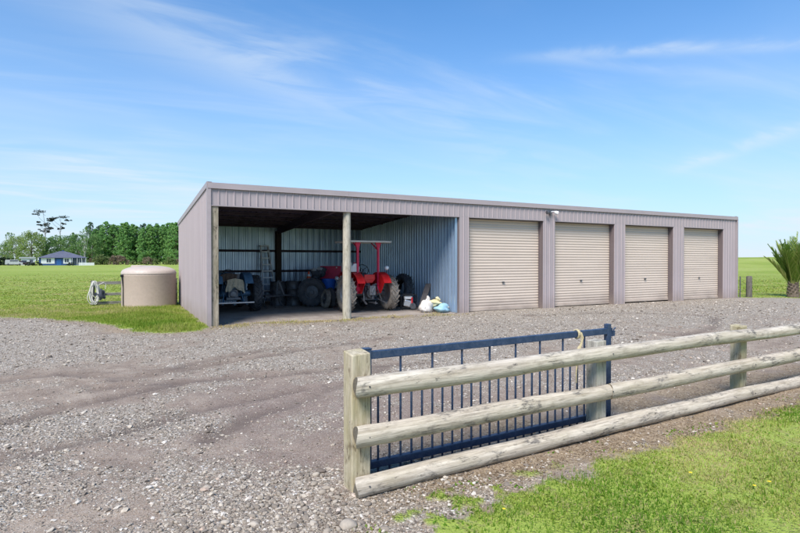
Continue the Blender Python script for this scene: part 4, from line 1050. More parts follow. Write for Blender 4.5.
bag('feed_bag', (7.10, 0.42, 0), [((0, 0, 0.12), (0.26, 0.19, 0.15), 31, 'bagblue', 0.16), ((0.12, 0.02, 0.17), (0.12, 0.10, 0.09), 8, 'bagwhite', 0.25)], 'slumped pale blue and white bag at the partition foot')
bag('feed_bag', (6.98, 0.66, 0.21), [((0, 0, 0.09), (0.25, 0.12, 0.10), 41, 'bagyellow', 0.25), ((0.13, 0, 0.19), (0.08, 0.06, 0.09), 9, 'bagyellow', 0.35)], 'crumpled pale yellow bag lying on top of the white and blue bags')

# ------------------------------------------------------------------ vegetation
def m_leaf(name, stops, rough=0.6):
    t = NT(name); c = t.ramp(t.attr('shade'), stops)
    t.b.inputs['Subsurface Weight'].default_value = 0
    # let some light through thin leaves
    tr_ = t.n('ShaderNodeBsdfTranslucent'); t.link(c, tr_.inputs['Color'])
    mx = t.n('ShaderNodeMixShader'); mx.inputs[0].default_value = 0.42
    t.fin(c, rough, 0, 0.25)
    o = t.t.nodes['Material Output']
    t.link(t.b.outputs[0], mx.inputs[1]); t.link(tr_.outputs[0], mx.inputs[2]); t.link(mx.outputs[0], o.inputs['Surface'])
    return t.m
LEAF = {
 'conifer': m_leaf('shelterbelt_leaf', [(0, (0.12, 0.27, 0.10)), (0.5, (0.21, 0.40, 0.12)), (1, (0.34, 0.53, 0.17))]),
 'back': m_leaf('grey_green_leaf', [(0, (0.10, 0.18, 0.12)), (1, (0.20, 0.30, 0.19))]),
 'light': m_leaf('light_green_leaf', [(0, (0.14, 0.22, 0.065)), (0.5, (0.25, 0.34, 0.10)), (1, (0.38, 0.44, 0.17))]),
 'mid': m_leaf('mid_green_leaf', [(0, (0.08, 0.17, 0.065)), (0.5, (0.15, 0.27, 0.085)), (1, (0.26, 0.38, 0.13))]),
 'pine': m_leaf('dark_pine_leaf', [(0, (0.03, 0.045, 0.035)), (1, (0.075, 0.085, 0.06))]),
 'shrub': m_leaf('shrub_leaf', [(0, (0.10, 0.15, 0.05)), (1, (0.26, 0.31, 0.11))]),
 'brownshrub': m_leaf('bronze_shrub_leaf', [(0, (0.16, 0.13, 0.08)), (0.6, (0.28, 0.21, 0.15)), (1, (0.34, 0.30, 0.18))]),
 'darkhedge': m_leaf('dark_hedge_leaf', [(0, (0.02, 0.035, 0.018)), (1, (0.05, 0.08, 0.035))]),
 'palm': m_leaf('palm_leaf', [(0, (0.11, 0.20, 0.03)), (0.5, (0.25, 0.38, 0.06)), (1, (0.52, 0.50, 0.18))], 0.42),
 'grass': m_leaf('grass_blade', [(0, (0.105, 0.230, 0.012)), (0.35, (0.225, 0.310, 0.034)), (0.7, (0.375, 0.385, 0.090)), (1, (0.54, 0.43, 0.22))], 0.6),
 'dead': m_leaf('dry_litter', [(0, (0.08, 0.05, 0.032)), (0.6, (0.26, 0.185, 0.115)), (1, (0.48, 0.40, 0.27))], 0.9),
}
M['bark'] = simple('bark', (0.11, 0.09, 0.07), 0.95, 0, 0.35, nscale=4)
M['palebark'] = simple('pale_bark', (0.42, 0.40, 0.35), 0.9, 0, 0.25, nscale=3)
def leaf_cloud(cent, n_per, size, lsize, rs, flat=0.0):
    """cent: (k,4) clump x,y,z,r ; returns V,F,shade"""
    k = len(cent); N = k*n_per
    d = rs.normal(size=(N, 3)); d /= np.linalg.norm(d, axis=1)[:, None]
    rad = rs.uniform(0.35, 1, N)**0.5
    C = np.repeat(cent, n_per, 0)
    P = C[:, :3]+d*(C[:, 3]*rad)[:, None]*np.array([1, 1, 1-flat])
    a = rs.normal(size=(N, 3)); a /= np.linalg.norm(a, axis=1)[:, None]
    b = np.cross(a, rs.normal(size=(N, 3))); b /= np.linalg.norm(b, axis=1)[:, None]
    s = lsize*rs.uniform(0.55, 1.3, N)[:, None]
    V = np.stack([P-a*s, P-b*s*0.55, P+a*s, P+b*s*0.55], 1).reshape(-1, 3)
    F = np.arange(4*N).reshape(-1, 4)
    sh = np.clip(np.repeat(rs.uniform(0, 1, k), n_per)*0.65+rs.uniform(0, 1, N)*0.35, 0, 1)
    return V, F, np.repeat(sh, 4)
def crown_shape(kind, h, w, rs, k):
    out_ = []
    while len(out_) < k:
        t = rs.uniform(0, 1); a = rs.uniform(0, 6.283)
        if kind == 'column':    # poplar / shelterbelt: full from low down, rounded pointed top
            z = h*(0.06+0.92*t); env = w*0.5*min(1, (1.02-t)*3.4)**0.7*(0.85+0.2*math.sin(t*9+a*2))
            rr = env*rs.uniform(0.35, 1); cr = w*0.085*(1.2-0.6*t)
        elif kind == 'round':
            z = h*(0.10+0.86*t); env = w*0.5*math.sqrt(max(0, 1-((t-0.38)/0.66)**2))
            rr = env*rs.uniform(0.3, 1); cr = w*0.085*rs.uniform(0.7, 1.3)
        elif kind == 'open':
            z = h*(0.25+0.73*t); env = w*0.5*(0.55+0.45*math.sin(t*3.1))
            rr = env*rs.uniform(0.2, 1); cr = w*0.085*rs.uniform(0.6, 1.4)
        elif kind == 'dome':
            z = h*(0.05+0.85*t); env = w*0.5*math.sqrt(max(0, 1-t*t))
            rr = env*rs.uniform(0.4, 1); cr = min(w, h)*0.17
        out_.append((rr*math.cos(a), rr*math.sin(a), z, cr))
    return np.array(out_)
def tree_proto(name, kind, h, w, leaf, bark, seed, k=46, n_per=34, ls=0.3, limbs=7):
    rs = np.random.default_rng(seed); root = empty(name)
    cs = crown_shape(kind, h, w, rs, k)
    if kind == 'umbrella': pass
    V, F, sh = leaf_cloud(cs, n_per, 1, ls, rs)
    c = np_mesh('crown', V, F, LEAF[leaf], {'shade': sh}, parent=root)
    mb = MB(); tr_ = h*0.014+0.05
    lean = rs.uniform(-0.02, 0.02, 2)*h
    mb.tube([(0, 0, -0.2), (lean[0]*0.3, lean[1]*0.3, h*0.3), (lean[0], lean[1], h*0.62), (lean[0]*1.2, lean[1]*1.2, h*0.9)], [tr_*1.3, tr_, tr_*0.6, tr_*0.15], 8)
    for i in range(limbs):
        z0 = h*rs.uniform(0.2, 0.6); q = cs[rs.integers(len(cs))]
        mb.tube([(0, 0, z0), ((q[0])*0.5, q[1]*0.5, (z0+q[2])/2+0.2), (q[0], q[1], q[2])], [tr_*0.5, tr_*0.3, tr_*0.1], 6)
    mb.build('trunk', M[bark], root)
    return root
def place(proto, used, loc, rz, sc, label, cat, group):
    o = proto if not used.get(proto.name) else copy_tree(proto)
    used[proto.name] = True
    o.location = loc; o.rotation_euler = (0, 0, rz); o.scale = sc
    tag(o, label, cat, group); return o
S_, C_ = math.sin(YAW), math.cos(YAW)
def far(px, fw):     # place on the ground: sideways offset measured off the view axis, fw metres out
    rtt = (px-400)/528.25*fw
    return (CAM[0]+fw*S_+rtt*C_, CAM[1]+fw*C_-rtt*S_)
def face(px): return -(YAW+math.atan((px-400)/528.25))
used = {}
# shelterbelt
protoA = [tree_proto('shelter_tree', 'column', 17.8, 6.0, 'conifer', 'bark', 100+i, 330, 24, 0.235) for i in range(4)]
protoB = [tree_proto('shelter_tree', 'column', 20.2, 6.0, 'back', 'bark', 120+i, 240, 24, 0.235) for i in range(2)]
rg = random.Random(3)
k = 0
for px in range(97, 232, 5):
    x, y = far(px+rg.uniform(-2, 2), 236+rg.uniform(-3, 3)); s = rg.uniform(0.90, 1.08)*(0.93 if px < 100 else 1)
    place(protoA[k % 4], used, (x, y, 0), rg.uniform(0, 6.2), (s*1.05, s*1.05, s), 'dense bright green tree in the front line of the tall shelterbelt', 'tree', 'front line of the shelterbelt'); k += 1
for px in range(92, 232, 6):
    x, y = far(px+rg.uniform(-3, 3), 256+rg.uniform(-4, 4)); s = rg.uniform(0.84, 1.02)
    place(protoB[k % 2], used, (x, y, 0), rg.uniform(0, 6.2), (s, s, s), 'greyish treetop showing above the green shelterbelt', 'tree', 'back line of the shelterbelt'); k += 1
# mixed trees behind the house
protoL = [tree_proto('garden_tree', 'round', 13, 12, 'light', 'bark', 140+i, 130, 36, 0.28) for i in range(2)]
protoM = [tree_proto('garden_tree', 'round', 13, 11, 'mid', 'bark', 150+i, 130, 36, 0.28) for i in range(3)]
protoO = [tree_proto('garden_tree', 'open', 15, 7, 'mid', 'palebark', 160, 40, 22, 0.30)]
for i, (px, fw, pr_, s, lab) in enumerate(((-12, 225, protoL[0], 0.78, 'light green tree at the far left edge'), (4, 235, protoM[0], 0.72, 'mid green tree just right of the left edge tree'),
        (16, 225, protoL[1], 0.92, 'pale yellow-green tree rising left of the blue house'), (32, 222, protoL[0], 1.05, 'largest pale green tree behind the white garage'),
        (47, 230, protoM[1], 0.90, 'mid green tree directly behind the house roof left half'), (58, 240, protoM[2], 1.02, 'mid green tree behind the house roof ridge'),
        (69, 236, protoM[0], 1.00, 'green tree behind the right half of the house roof'), (79, 232, protoM[1], 1.02, 'green tree between the house and the pale trunked tree'),
        (92, 226, protoM[2], 0.98, 'bushy green tree joining the house trees to the shelterbelt'), (-30, 230, protoM[1], 0.9, 'mid green tree beyond the left edge'))):
    x, y = far(px, fw); place(pr_, used, (x, y, 0), i*1.3, (s*0.95, s*0.95, s), lab, 'tree', 'trees behind the blue house')
for i, (px, fw, s, lab) in enumerate(((85, 214, 1.02, 'open airy tree with a pale trunk right of the house'), (10, 244, 0.98, 'thin airy tree standing above the left garden trees'), (42, 250, 0.95, 'thin airy tree below the dark pine crowns'), (72, 250, 1.0, 'thin airy tree right of the dark pine'))):
    x, y = far(px, fw); place(protoO[0], used, (x, y, 0), i*2.1, (s*0.8, s*0.8, s), lab, 'tree', 'airy trees by the house')
# tall old pine with flat dark clumps on bare limbs
def old_pine(px, fw, clumps, trunk, lab):
    bx0, by0 = far(px, fw); root = empty('old_pine', (bx0, by0, 0), -YAW); tag(root, lab, 'tree')
    sc_ = fw/528.25; rs = np.random.default_rng(int(px))
    cl = np.array([((cx_-px)*sc_, rs.uniform(-1.5, 1.5), 1.658+(260.5-cy_)*sc_, rr*sc_) for cx_, cy_, rr in clumps])
    sub = []
    for c_ in cl:
        for _ in range(5): sub.append((c_[0]+rs.normal()*c_[3]*0.7, c_[1]+rs.normal()*c_[3]*0.5, c_[2]+rs.normal()*c_[3]*0.22, c_[3]*0.55))
    V, F, sh = leaf_cloud(np.array(sub), 42, 1, 0.26, rs, 0.55); np_mesh('crown', V, F, LEAF['pine'], {'shade': sh}, parent=root)
    mb = MB(); top = cl[:, 2].max()
    mb.tube([(0, 0, -0.3), (0.2, 0, top*0.4), (trunk[0], 0, top*0.7), (trunk[1], 0, top*0.98)], [0.28, 0.2, 0.12, 0.04], 8)
    for c_ in cl:
        z0 = max(top*0.45, c_[2]-abs(c_[0])*0.9-1); mb.tube([(trunk[0]*z0/top, 0, z0), (c_[0]*0.6, c_[1]*0.6, (z0+c_[2])/2), (c_[0], c_[1], c_[2])], [0.07, 0.05, 0.03], 6)
    mb.build('trunk', M['bark'], root)
old_pine(45, 243, [(42, 211, 5), (37, 214, 2.2), (49, 219, 3), (45, 224, 4.5), (40, 225, 2.5), (50, 227.5, 3.5), (42, 230, 2.6), (38.5, 222, 1.6), (47, 232, 2.5)], (0.3, -0.8), 'tall dark old pine with flat clumps, left of the pair above the house')
old_pine(60, 246, [(61, 218, 5.2), (55, 219, 3), (53, 221, 2.5), (66, 220, 2), (62, 223.5, 1.6), (62.5, 228, 1.8), (57, 229, 1.6)], (0.2, 0.6), 'dark old pine with spreading flat crown, right of the pair above the house')
# shrubs at the foot of the shelterbelt and beyond the tank
shA = tree_proto('shrub', 'dome', 3.4, 5.2, 'shrub', 'bark', 170, 26, 34, 0.26, 3)
shB = tree_proto('shrub', 'dome', 3.4, 5.0, 'brownshrub', 'bark', 171, 24, 34, 0.26, 3)
for i, (px, fw, p_, s, lab) in enumerate(((98, 205, shA, 1.05, 'green shrub right of the low white fence'), (103, 207, shA, 1.25, 'taller olive shrub next to the bronze one'), (94, 208, shB, 0.9, 'bronze shrub by the low white fence'),
        (114, 204, shB, 1.12, 'bronze mounded shrub second from the house'), (121, 206, shB, 1.15, 'largest bronze shrub below the shelterbelt'), (133, 205, shA, 0.55, 'low green shrub left above the tank'),
        (148, 204, shB, 0.95, 'bronze shrub just above the tank lid'), (155, 206, shA, 0.8, 'green shrub right above the tank lid'), (170, 204, shA, 0.95, 'round green shrub between tank and shed'), (140, 204, shA, 0.45, 'smallest green shrub above the tank'), (88, 226, shA, 1.3, 'green shrub behind the right end of the house'), (178, 206, shB, 0.7, 'low bronze shrub at the shed corner'))):
    x, y = far(px, fw); place(p_, used, (x, y, 0), i*0.9, (s, s, s*0.95), lab, 'shrub', 'shrubs below the shelterbelt')
# dark hedge left of the house, each bush its own
hd_ = tree_proto('hedge_bush', 'dome', 2.6, 6.2, 'darkhedge', 'bark', 180, 26, 34, 0.24, 2)
for i, (px, fw, s) in enumerate(((-14, 178, 1.1), (-4, 180, 1.15), (4, 182, 1.1), (12, 186, 0.95), (30, 171, 0.55), (37, 172, 0.5), (70, 172, 0.45), (-24, 178, 1.2))):
    x, y = far(px, fw); place(hd_, used, (x, y, 0), i*1.1, (s, s, s), 'dark rounded bush in the low hedge by the house', 'bush', 'dark hedge by the house')

# ------------------------------------------------------------------ far house, garage, van, white fence
M['hroof'] = simple('slate_roof', (0.10, 0.105, 0.145), 0.6, 0, 0.12, nscale=1)
M['hblue'] = simple('blue_weatherboard', (0.022, 0.065, 0.20), 0.6, 0, 0.12, nscale=1)
M['hwhite'] = simple('white_paint', (0.72, 0.73, 0.75), 0.6, 0, 0.05, nscale=1)
M['hglass'] = simple('dark_window_glass', (0.04, 0.055, 0.08), 0.12, 0, 0.1, nscale=1)
hx, hy = far(63, 181); ho = empty('bungalow', (hx, hy, 0), face(63)); ho.scale = (0.83, 0.9, 1.0); tag(ho, 'single storey blue and white bungalow with slate hip roof across the paddock', 'house')
W2 = 8.2
MB().box((0, 4, 1.3), (W2*2, 8, 2.6)).build('wall', M['hblue'], ho)
mb = MB(); mb.add([(-W2-0.7, -0.7, 2.6), (W2+0.7, -0.7, 2.6), (W2+0.7, 8.7, 2.6), (-W2-0.7, 8.7, 2.6), (-1.2, 4, 4.9), (0.8, 4, 4.9)], [(0, 1, 5, 4), (1, 2, 5), (2, 3, 4, 5), (3, 0, 4), (0, 3, 2, 1)])
rf = mb.build('roof', M['hroof'], ho); MB().box((0.0, 5.5, 4.6), (0.8, 0.6, 1.2)).build('chimney', M['hblue'], rf)
for x0, x1 in ((-7.5, -2.9), (0.1, 2.9)):
    MB().box(((x0+x1)/2, -0.03, 1.55), (x1-x0, 0.06, 1.9)).build('wall_panel', M['hwhite'], ho)
for x in (-4.9, 1.3):
    w = MB().box((x, -0.075, 1.65), (1.7, 0.05, 1.4)).build('window', M['hwhite'], ho); MB().box((x-0.4, -0.105, 1.65), (0.66, 0.02, 1.2)).build('pane', M['hglass'], w); MB().box((x+0.4, -0.105, 1.65), (0.66, 0.02, 1.2)).build('pane', M['hglass'], w)
MB().box((-1.4, -0.03, 1.1), (1.6, 0.06, 2.1)).build('door', simple('bright_blue_door', (0.02, 0.10, 0.32), 0.5), ho)
MB().box((5.0, -0.02, 1.25), (3.6, 0.04, 1.9)).build('porch_opening', M['hglass'], ho)
for x in (3.2, 5.0, 6.6, 8.1): MB().box((x, -0.55, 1.3), (0.12, 0.12, 2.6)).build('porch_post', M['hwhite'], ho)
for x in (6.2, 7.4): 
    w = MB().box((x, -0.07, 1.6), (0.9, 0.05, 1.5)).build('window', M['hwhite'], ho); MB().box((x, -0.105, 1.6), (0.7, 0.02, 1.3)).build('pane', M['hglass'], w)
gx_, gy_ = far(28, 186); ga = empty('garage', (gx_, gy_, 0), face(28)); ga.scale = (0.8, 0.8, 1); tag(ga, 'low white flat roofed garage left of the blue bungalow', 'garage')
MB().box((0, 2.5, 1.2), (5.0, 5, 2.4)).build('wall', M['hwhite'], ga); MB().box((-0.2, 2.5, 2.65), (6.0, 6, 0.45)).build('roof', simple('pale_roof', (0.42, 0.44, 0.48), 0.5), ga)
MB().box((1.2, -0.03, 1.0), (1.2, 0.06, 1.9)).build('door', M['hroof'], ga); MB().box((-1.4, -0.03, 1.0), (1.8, 0.06, 1.4)).build('window', M['hglass'], ga)
def far_car(name, px, fw, c, lab, cat, Lc, Hc, van):
    x, y = far(px, fw); e = empty(name, (x, y, 0), face(px)); tag(e, lab, cat)
    mb = MB()
    if van: P = [(-Lc/2, 0.35), (Lc/2, 0.35), (Lc/2, 1.0), (Lc/2-0.9, 1.1), (Lc/2-1.3, Hc), (-Lc/2+0.1, Hc), (-Lc/2, 1.0)]
    else: P = [(-Lc/2, 0.3), (Lc/2, 0.3), (Lc/2, 0.8), (Lc/2-1.1, 0.95), (Lc/2-1.7, Hc), (-Lc/2+1.1, Hc), (-Lc/2+0.4, 0.95), (-Lc/2, 0.85)]
    mb.prism(P, -0.85, 0.85, 'y'); mb.build('body', c, e, 0.05, fix=True)
    MB().box((0, -0.86, Hc-0.35), (Lc*0.45, 0.02, 0.36)).build('window', M['hglass'], e)
    for q in (-1, 1):
        for s in (-1, 1):
            MB().lathe([(0, -0.1), (0.33, -0.1), (0.33, 0.1), (0, 0.1)], 16, (q*Lc*0.32, s*0.8, 0.33), 'y').build('wheel', M['rubber'], e)
far_car('parked_van', 14, 176, simple('dull_white', (0.45, 0.46, 0.47), 0.6), 'white van parked in front of the dark hedge left of the garage', 'van', 4.8, 1.9, True)
far_car('parked_car', 21.5, 178, simple('dark_maroon', (0.09, 0.03, 0.05), 0.4), 'dark maroon car parked between the white van and the garage', 'car', 3.6, 1.5, False)
fx0, fy0 = far(86.5, 172); wf = empty('picket_fence', (fx0, fy0, 0), face(86.5)); wf.scale = (0.85, 1, 1); tag(wf, 'low white paling fence at the right end of the bungalow', 'fence')
mb = MB(); 
for k in range(26): mb.box((-2.5+0.2*k, 0, 0.52), (0.15, 0.03, 0.92))
mb.build('paling', M['hwhite'], wf)
mb = MB(); mb.box((0, 0.035, 0.3), (5.1, 0.04, 0.09)); mb.box((0, 0.035, 0.8), (5.1, 0.04, 0.09)); mb.build('rail', M['hwhite'], wf)

# ------------------------------------------------------------------ palm
pl = empty('date_palm', (24.70, -1.10, 0)); tag(pl, 'young palm with stiff upright fronds at the gravel edge right of the shed', 'palm tree')
mb = MB(); rg = random.Random(11)
mb.lathe([(0.20, -0.1), (0.24, 0.08), (0.20, 0.25), (0.19, 0.45), (0.15, 0.62), (0.0, 0.66)], 16)
for k in range(46):
    a = k*2.399; z = 0.06+0.012*k; r0 = 0.19-0.0012*k
    mb.bar((r0*math.cos(a), r0*math.sin(a), z), ((r0+0.07)*math.cos(a), (r0+0.07)*math.sin(a), z+0.13), 0.07, 0.03)
mb.build('trunk', simple('palm_boots', (0.15, 0.115, 0.085), 0.9, 0, 0.4, nscale=14), pl)
def frond(az, tilt, Lf, seed, parent, sag):
    rs = random.Random(seed); VV, FF, SS = [], [], []
    pts = []; p = Vector((0.10*math.cos(az), 0.10*math.sin(az), 0.50)); ang = tilt*0.75
    n = 26
    for i in range(n+1):
        pts.append(p.copy()); ang += sag/n*(0.4+1.2*i/n)
        p = p+Vector((math.cos(az)*math.sin(ang), math.sin(az)*math.sin(ang), math.cos(ang)))*(Lf/n)
    side = Vector((-math.sin(az), math.cos(az), 0))
    def quad(a, b, c, d, s):
        o = len(VV); VV.extend([a, b, c, d]); FF.append((o, o+1, o+2, o+3)); SS.extend([s]*4)
    base_s = rs.uniform(0.2, 0.75)
    for i in range(n):
        d = (pts[i+1]-pts[i]).normalized(); nn = side.cross(d).normalized(); w = 0.020*(1-i/n)+0.004
        quad(pts[i]-side*w, pts[i]+side*w, pts[i+1]+side*w*0.9, pts[i+1]-side*w*0.9, 0.85)
        quad(pts[i]-nn*w, pts[i]+nn*w, pts[i+1]+nn*w*0.9, pts[i+1]-nn*w*0.9, 0.85)
    for i in range(3, n):
        for sub in (0, 0.5):
            for s in (-1, 1):
                f = (i+sub)/n
                q = pts[i].lerp(pts[min(i+1, n)], sub); d = (pts[min(i+1, n)]-pts[i]).normalized(); nn = side.cross(d).normalized()
                ll = Lf*0.26*(math.sin(min(1, f*1.15)*math.pi)**0.6+0.18)*rs.uniform(0.85, 1.1)
                dirv = (d*rs.uniform(0.75, 0.95)+side*s*rs.uniform(0.40, 0.62)+nn*rs.uniform(-0.30, -0.05)).normalized()
                wv = dirv.cross(side*s+nn*0.4).normalized()*0.019
                mid = q+dirv*ll*0.5; tip = q+dirv*ll+Vector((0, 0, -0.02))
                sh = min(1, max(0, base_s+rs.uniform(-0.25, 0.25)))
                o = len(VV); VV.extend([q-wv*0.6, q+wv*0.6, mid+wv, mid-wv]); FF.append((o, o+1, o+2, o+3)); SS.extend([sh]*4)
                o = len(VV); VV.extend([mid-wv, mid+wv, tip+wv*0.15, tip-wv*0.15]); FF.append((o, o+1, o+2, o+3)); SS.extend([min(1, sh+0.12)]*4)
    np_mesh('frond', np.array([tuple(v) for v in VV]), np.array(FF), LEAF['palm'], {'shade': np.array(SS)}, parent=parent)
for k in range(23):
    az = k*2.399+rg.uniform(-0.25, 0.25); f = k/22
    frond(az, R(4+31*f**1.1+rg.uniform(-4, 4)), rg.uniform(2.05, 2.5)*(1-0.20*f), 300+k, pl, R(6+20*f*rg.uniform(0.5, 1.3)))

# ------------------------------------------------------------------ loose stones, grass, litter
STO = NT('loose_stone'); sc0 = STO.ramp(STO.attr('shade'), [(0, (0.13, 0.103, 0.082)), (0.35, (0.28, 0.234, 0.182)), (0.6, (0.40, 0.34, 0.27)), (0.82, (0.50, 0.435, 0.35)), (0.95, (0.66, 0.60, 0.52)), (1, (0.42, 0.30, 0.22))])
nn_ = STO.noise(STO.coord(), 60, 4); M['stone'] = STO.fin(STO.mix(STO.mr(nn_, 0.35, 0.7, 0, 0.35), sc0, (0.20, 0.17, 0.155)), 0.85, 0, 0.3)
OCT_V = np.array([(1, 0, 0), (-1, 0, 0), (0, 1, 0), (0, -1, 0), (0, 0, 1), (0, 0, -1), (.6, .6, .55), (-.6, .6, .55), (-.6, -.6, .55), (.6, -.6, .55)])
OCT_F = np.array([(0, 6, 9), (2, 7, 6), (1, 8, 7), (3, 9, 8), (6, 7, 4), (7, 8, 4), (8, 9, 4), (9, 6, 4), (0, 2, 6), (2, 1, 7), (1, 3, 8), (3, 0, 9), (2, 0, 5), (1, 2, 5), (3, 1, 5), (0, 3, 5)])
def stones(name, X, Y, S, seed, label, smooth=False, flat=0.6, shade=None):
    rs = np.random.default_rng(seed); N = len(X); Z = heights(X, Y)
    base = OCT_V[None]*(1+rs.uniform(-0.28, 0.28, (N, 10, 1)))
    sc_ = np.stack([rs.uniform(0.75, 1.35, N), rs.uniform(0.65, 1.0, N), rs.uniform(0.4, 0.8, N)*flat/0.6], 1)*S[:, None]
    P = base*sc_[:, None, :]
    t = rs.uniform(-0.45, 0.45, N); c, s = np.cos(t)[:, None], np.sin(t)[:, None]
    x, z = P[..., 0]*c-P[..., 2]*s, P[..., 0]*s+P[..., 2]*c
    a = rs.uniform(0, 6.283, N); c, s = np.cos(a)[:, None], np.sin(a)[:, None]
    xx, yy = x*c-P[..., 1]*s, x*s+P[..., 1]*c
    V = np.stack([xx+X[:, None], yy+Y[:, None], z+(Z+S*0.12)[:, None]], -1).reshape(-1, 3)
    F = (OCT_F[None]+(np.arange(N)*10)[:, None, None]).reshape(-1, 3)
    sh = rs.uniform(0, 1, N)**1.0 if shade is None else shade(rs, N)
    o = np_mesh(name, V, F, M['stone'], {'shade': np.repeat(sh, 10)}, smooth=smooth)
    tag(o, label, 'gravel', kind='stuff'); return o
def scatter(n, r0, r1, a0, a1, rs):
    r = np.exp(rs.uniform(math.log(r0), math.log(r1), n)); a = np.radians(rs.uniform(a0, a1, n))
    return CAM[0]+r*np.sin(a), CAM[1]+r*np.cos(a), r
rs = np.random.default_rng(50)
x, y, r = scatter(250000, 2.0, 26, -22, 78, rs)
g = gmask(x, y); inside = (x > 0) & (x < 22.3) & (y > 0.05)
dens = stoniness(x, y)
dens = dens*0.75
keep = (g < -0.02) & (~inside) & (rs.uniform(0, 1, len(x)) < np.clip(dens*1.3, 0.13, 1))
x, y, r = x[keep], y[keep], r[keep]
S = (0.0030+0.0080*rs.uniform(0, 1, len(x))**3.5+0.012*(rs.uniform(0, 1, len(x)) > 0.985))*(1+r*0.085)
stones('loose_gravel', x, y, S, 51, 'small angular grey and white gravel scattered over the yard')
# pebbles heaped by the end post
x = rs.normal(-1.02, 0.42, 1500); y = rs.normal(-10.75, 0.42, 1500); k_ = (gmask(x, y) < 0.02) & ~((x > -0.5) & (y > -10.5)) & (np.hypot(x-CAM[0], y-CAM[1]) > 1.6)
x, y = x[k_], y[k_]; S = 0.007+0.014*rs.uniform(0, 1, len(x))**2
stones('river_pebbles', x, y, S, 52, 'heap of rounded grey river pebbles at the foot of the end post', True, 0.75, lambda q, n: 0.12+0.62*q.uniform(0, 1, n)**1.2)
# individual cobbles
def cobble(i, x, y, sz, lab, grp, shade, el=1.3):
    mb = MB(); mb.blob((0, 0, sz*0.32), (sz*el, sz, sz*0.66), 14, 0.07, 400+i)
    me_ = mb.mesh('cobble', M['stone']); at = me_.attributes.new('shade', 'FLOAT', 'POINT'); at.data.foreach_set('value', np.full(len(mb.V), shade, np.float32))
    o = bpy.data.objects.new('cobble', me_); col.objects.link(o); o.location = (x, y, gz_at(x, y)-sz*0.05); o.rotation_euler = (0.1*math.sin(i), 0.1*math.cos(i*2), i*1.7)
    tag(o, lab, 'stone', grp)
cobble(0, -0.665, -10.80, 0.050, 'largest pale grey cobble in front of the end post', None, 0.60, 1.15)
rg = random.Random(9); n = 0
while n < 70:
    x, y = rg.gauss(-0.92, 0.28), rg.gauss(-10.52, 0.26)
    if gmask(np.array([x]), np.array([y]))[0] > 0.0 or x > -0.44 and y > -10.5 or math.hypot(x+0.665, y+10.8) < 0.08: continue
    n += 1; cobble(n, x, y, rg.uniform(0.013, 0.026), 'small rounded cobble among the pebbles by the end post', 'cobbles around the end post', rg.choice([0.2, 0.3, 0.35, 0.45, 0.52, 0.62, 0.7, 0.82, 0.97]))
for i, (x, y, s_, lab) in enumerate(((-1.18, -8.49, 0.022, 'lone dark stone lying out in the bare yard'), (-0.54, -9.93, 0.028, 'brown flat piece of rock on bare dirt left of the end post'))):
    cobble(100+i, x, y, s_, lab, None, 0.02, 1.7)

# grass blades
def blades(name, X, Y, Hh, Wd, seed, label, leaf='grass', lean=0.5, shb=0.45, shv=0.5, zoff=0.0, jit=0.25, dead=0.0):
    rs = np.random.default_rng(seed); N = len(X); Z = heights(X, Y)+zoff
    a = rs.uniform(0, 6.283, N); ln = rs.uniform(0.1, 1, N)*lean*Hh
    dx, dy = np.cos(a)*ln, np.sin(a)*ln; wx, wy = -np.sin(a)*Wd/2, np.cos(a)*Wd/2
    base = np.stack([X, Y, Z-0.004], -1)
    V = np.stack([base+np.stack([-wx, -wy, 0*Z], -1), base+np.stack([wx, wy, 0*Z], -1),
                  base+np.stack([dx*0.35+wx*0.8, dy*0.35+wy*0.8, Hh*0.6], -1), base+np.stack([dx*0.35-wx*0.8, dy*0.35-wy*0.8, Hh*0.6], -1),
                  base+np.stack([dx+wx*0.12, dy+wy*0.12, Hh], -1), base+np.stack([dx-wx*0.12, dy-wy*0.12, Hh], -1)], 1).reshape(-1, 3)
    i = np.arange(N)[:, None]*6
    F = np.concatenate([i+np.array([[0, 1, 2, 3]]), i+np.array([[3, 2, 4, 5]])], 0)
    sh = np.clip(shb+shv*(fbm(X*1.1, Y*1.1, 3, 7)-0.5)*1.6+rs.uniform(-jit, jit, N), 0, 1)
    sh = np.where(rs.uniform(0, 1, N) < dead, 0.97, sh)
    o = np_mesh(name, V, F, LEAF[leaf], {'shade': np.repeat(sh, 6)}); tag(o, label, 'grass' if leaf == 'grass' else 'litter', kind='stuff'); return o
rs = np.random.default_rng(60)
n = 420000
x = rs.uniform(-1.0, 13, n); y = rs.uniform(-15.5, -10.2, n); r = np.hypot(x-CAM[0], y-CAM[1])
g = gmask(x, y); th = fbm(x*2.6, y*2.6, 3, 13)
patchy = np.where((x < 0.9) & (g < 0.9), 0.36, 0.16)
keep = (g > -0.03) & (r > 1.4) & (rs.uniform(0, 1, n) < np.clip(2.4/r, 0, 1)*1.9*np.clip((th-patchy)*6, 0.10, 1)) & (rs.uniform(0, 1, n) < np.clip(g*6+0.3, 0, 1))
x, y, r, th = x[keep], y[keep], r[keep], th[keep]
blades('lawn_grass', x, y, (0.010+0.019*rs.uniform(0, 1, len(x)))*(0.7+0.9*(th-0.3)), 0.0030+0.0007*r, 61, 'short mown lawn grass in the foreground', lean=1.3, shb=0.52+0.45*np.exp(-(gmask(x, y)/0.10)**2), shv=1.5, dead=0.14)
n = 60000
x = rs.uniform(-1.0, 11, n); y = rs.uniform(-15, -10.2, n); r = np.hypot(x-CAM[0], y-CAM[1]); g = gmask(x, y); th = fbm(x*1.7+5, y*1.7, 3, 33)
keep = (g > 0.0) & (r > 1.6) & (th > 0.56) & (rs.uniform(0, 1, n) < np.clip(3/r, 0, 1))
x, y, r, th = x[keep], y[keep], r[keep], th[keep]
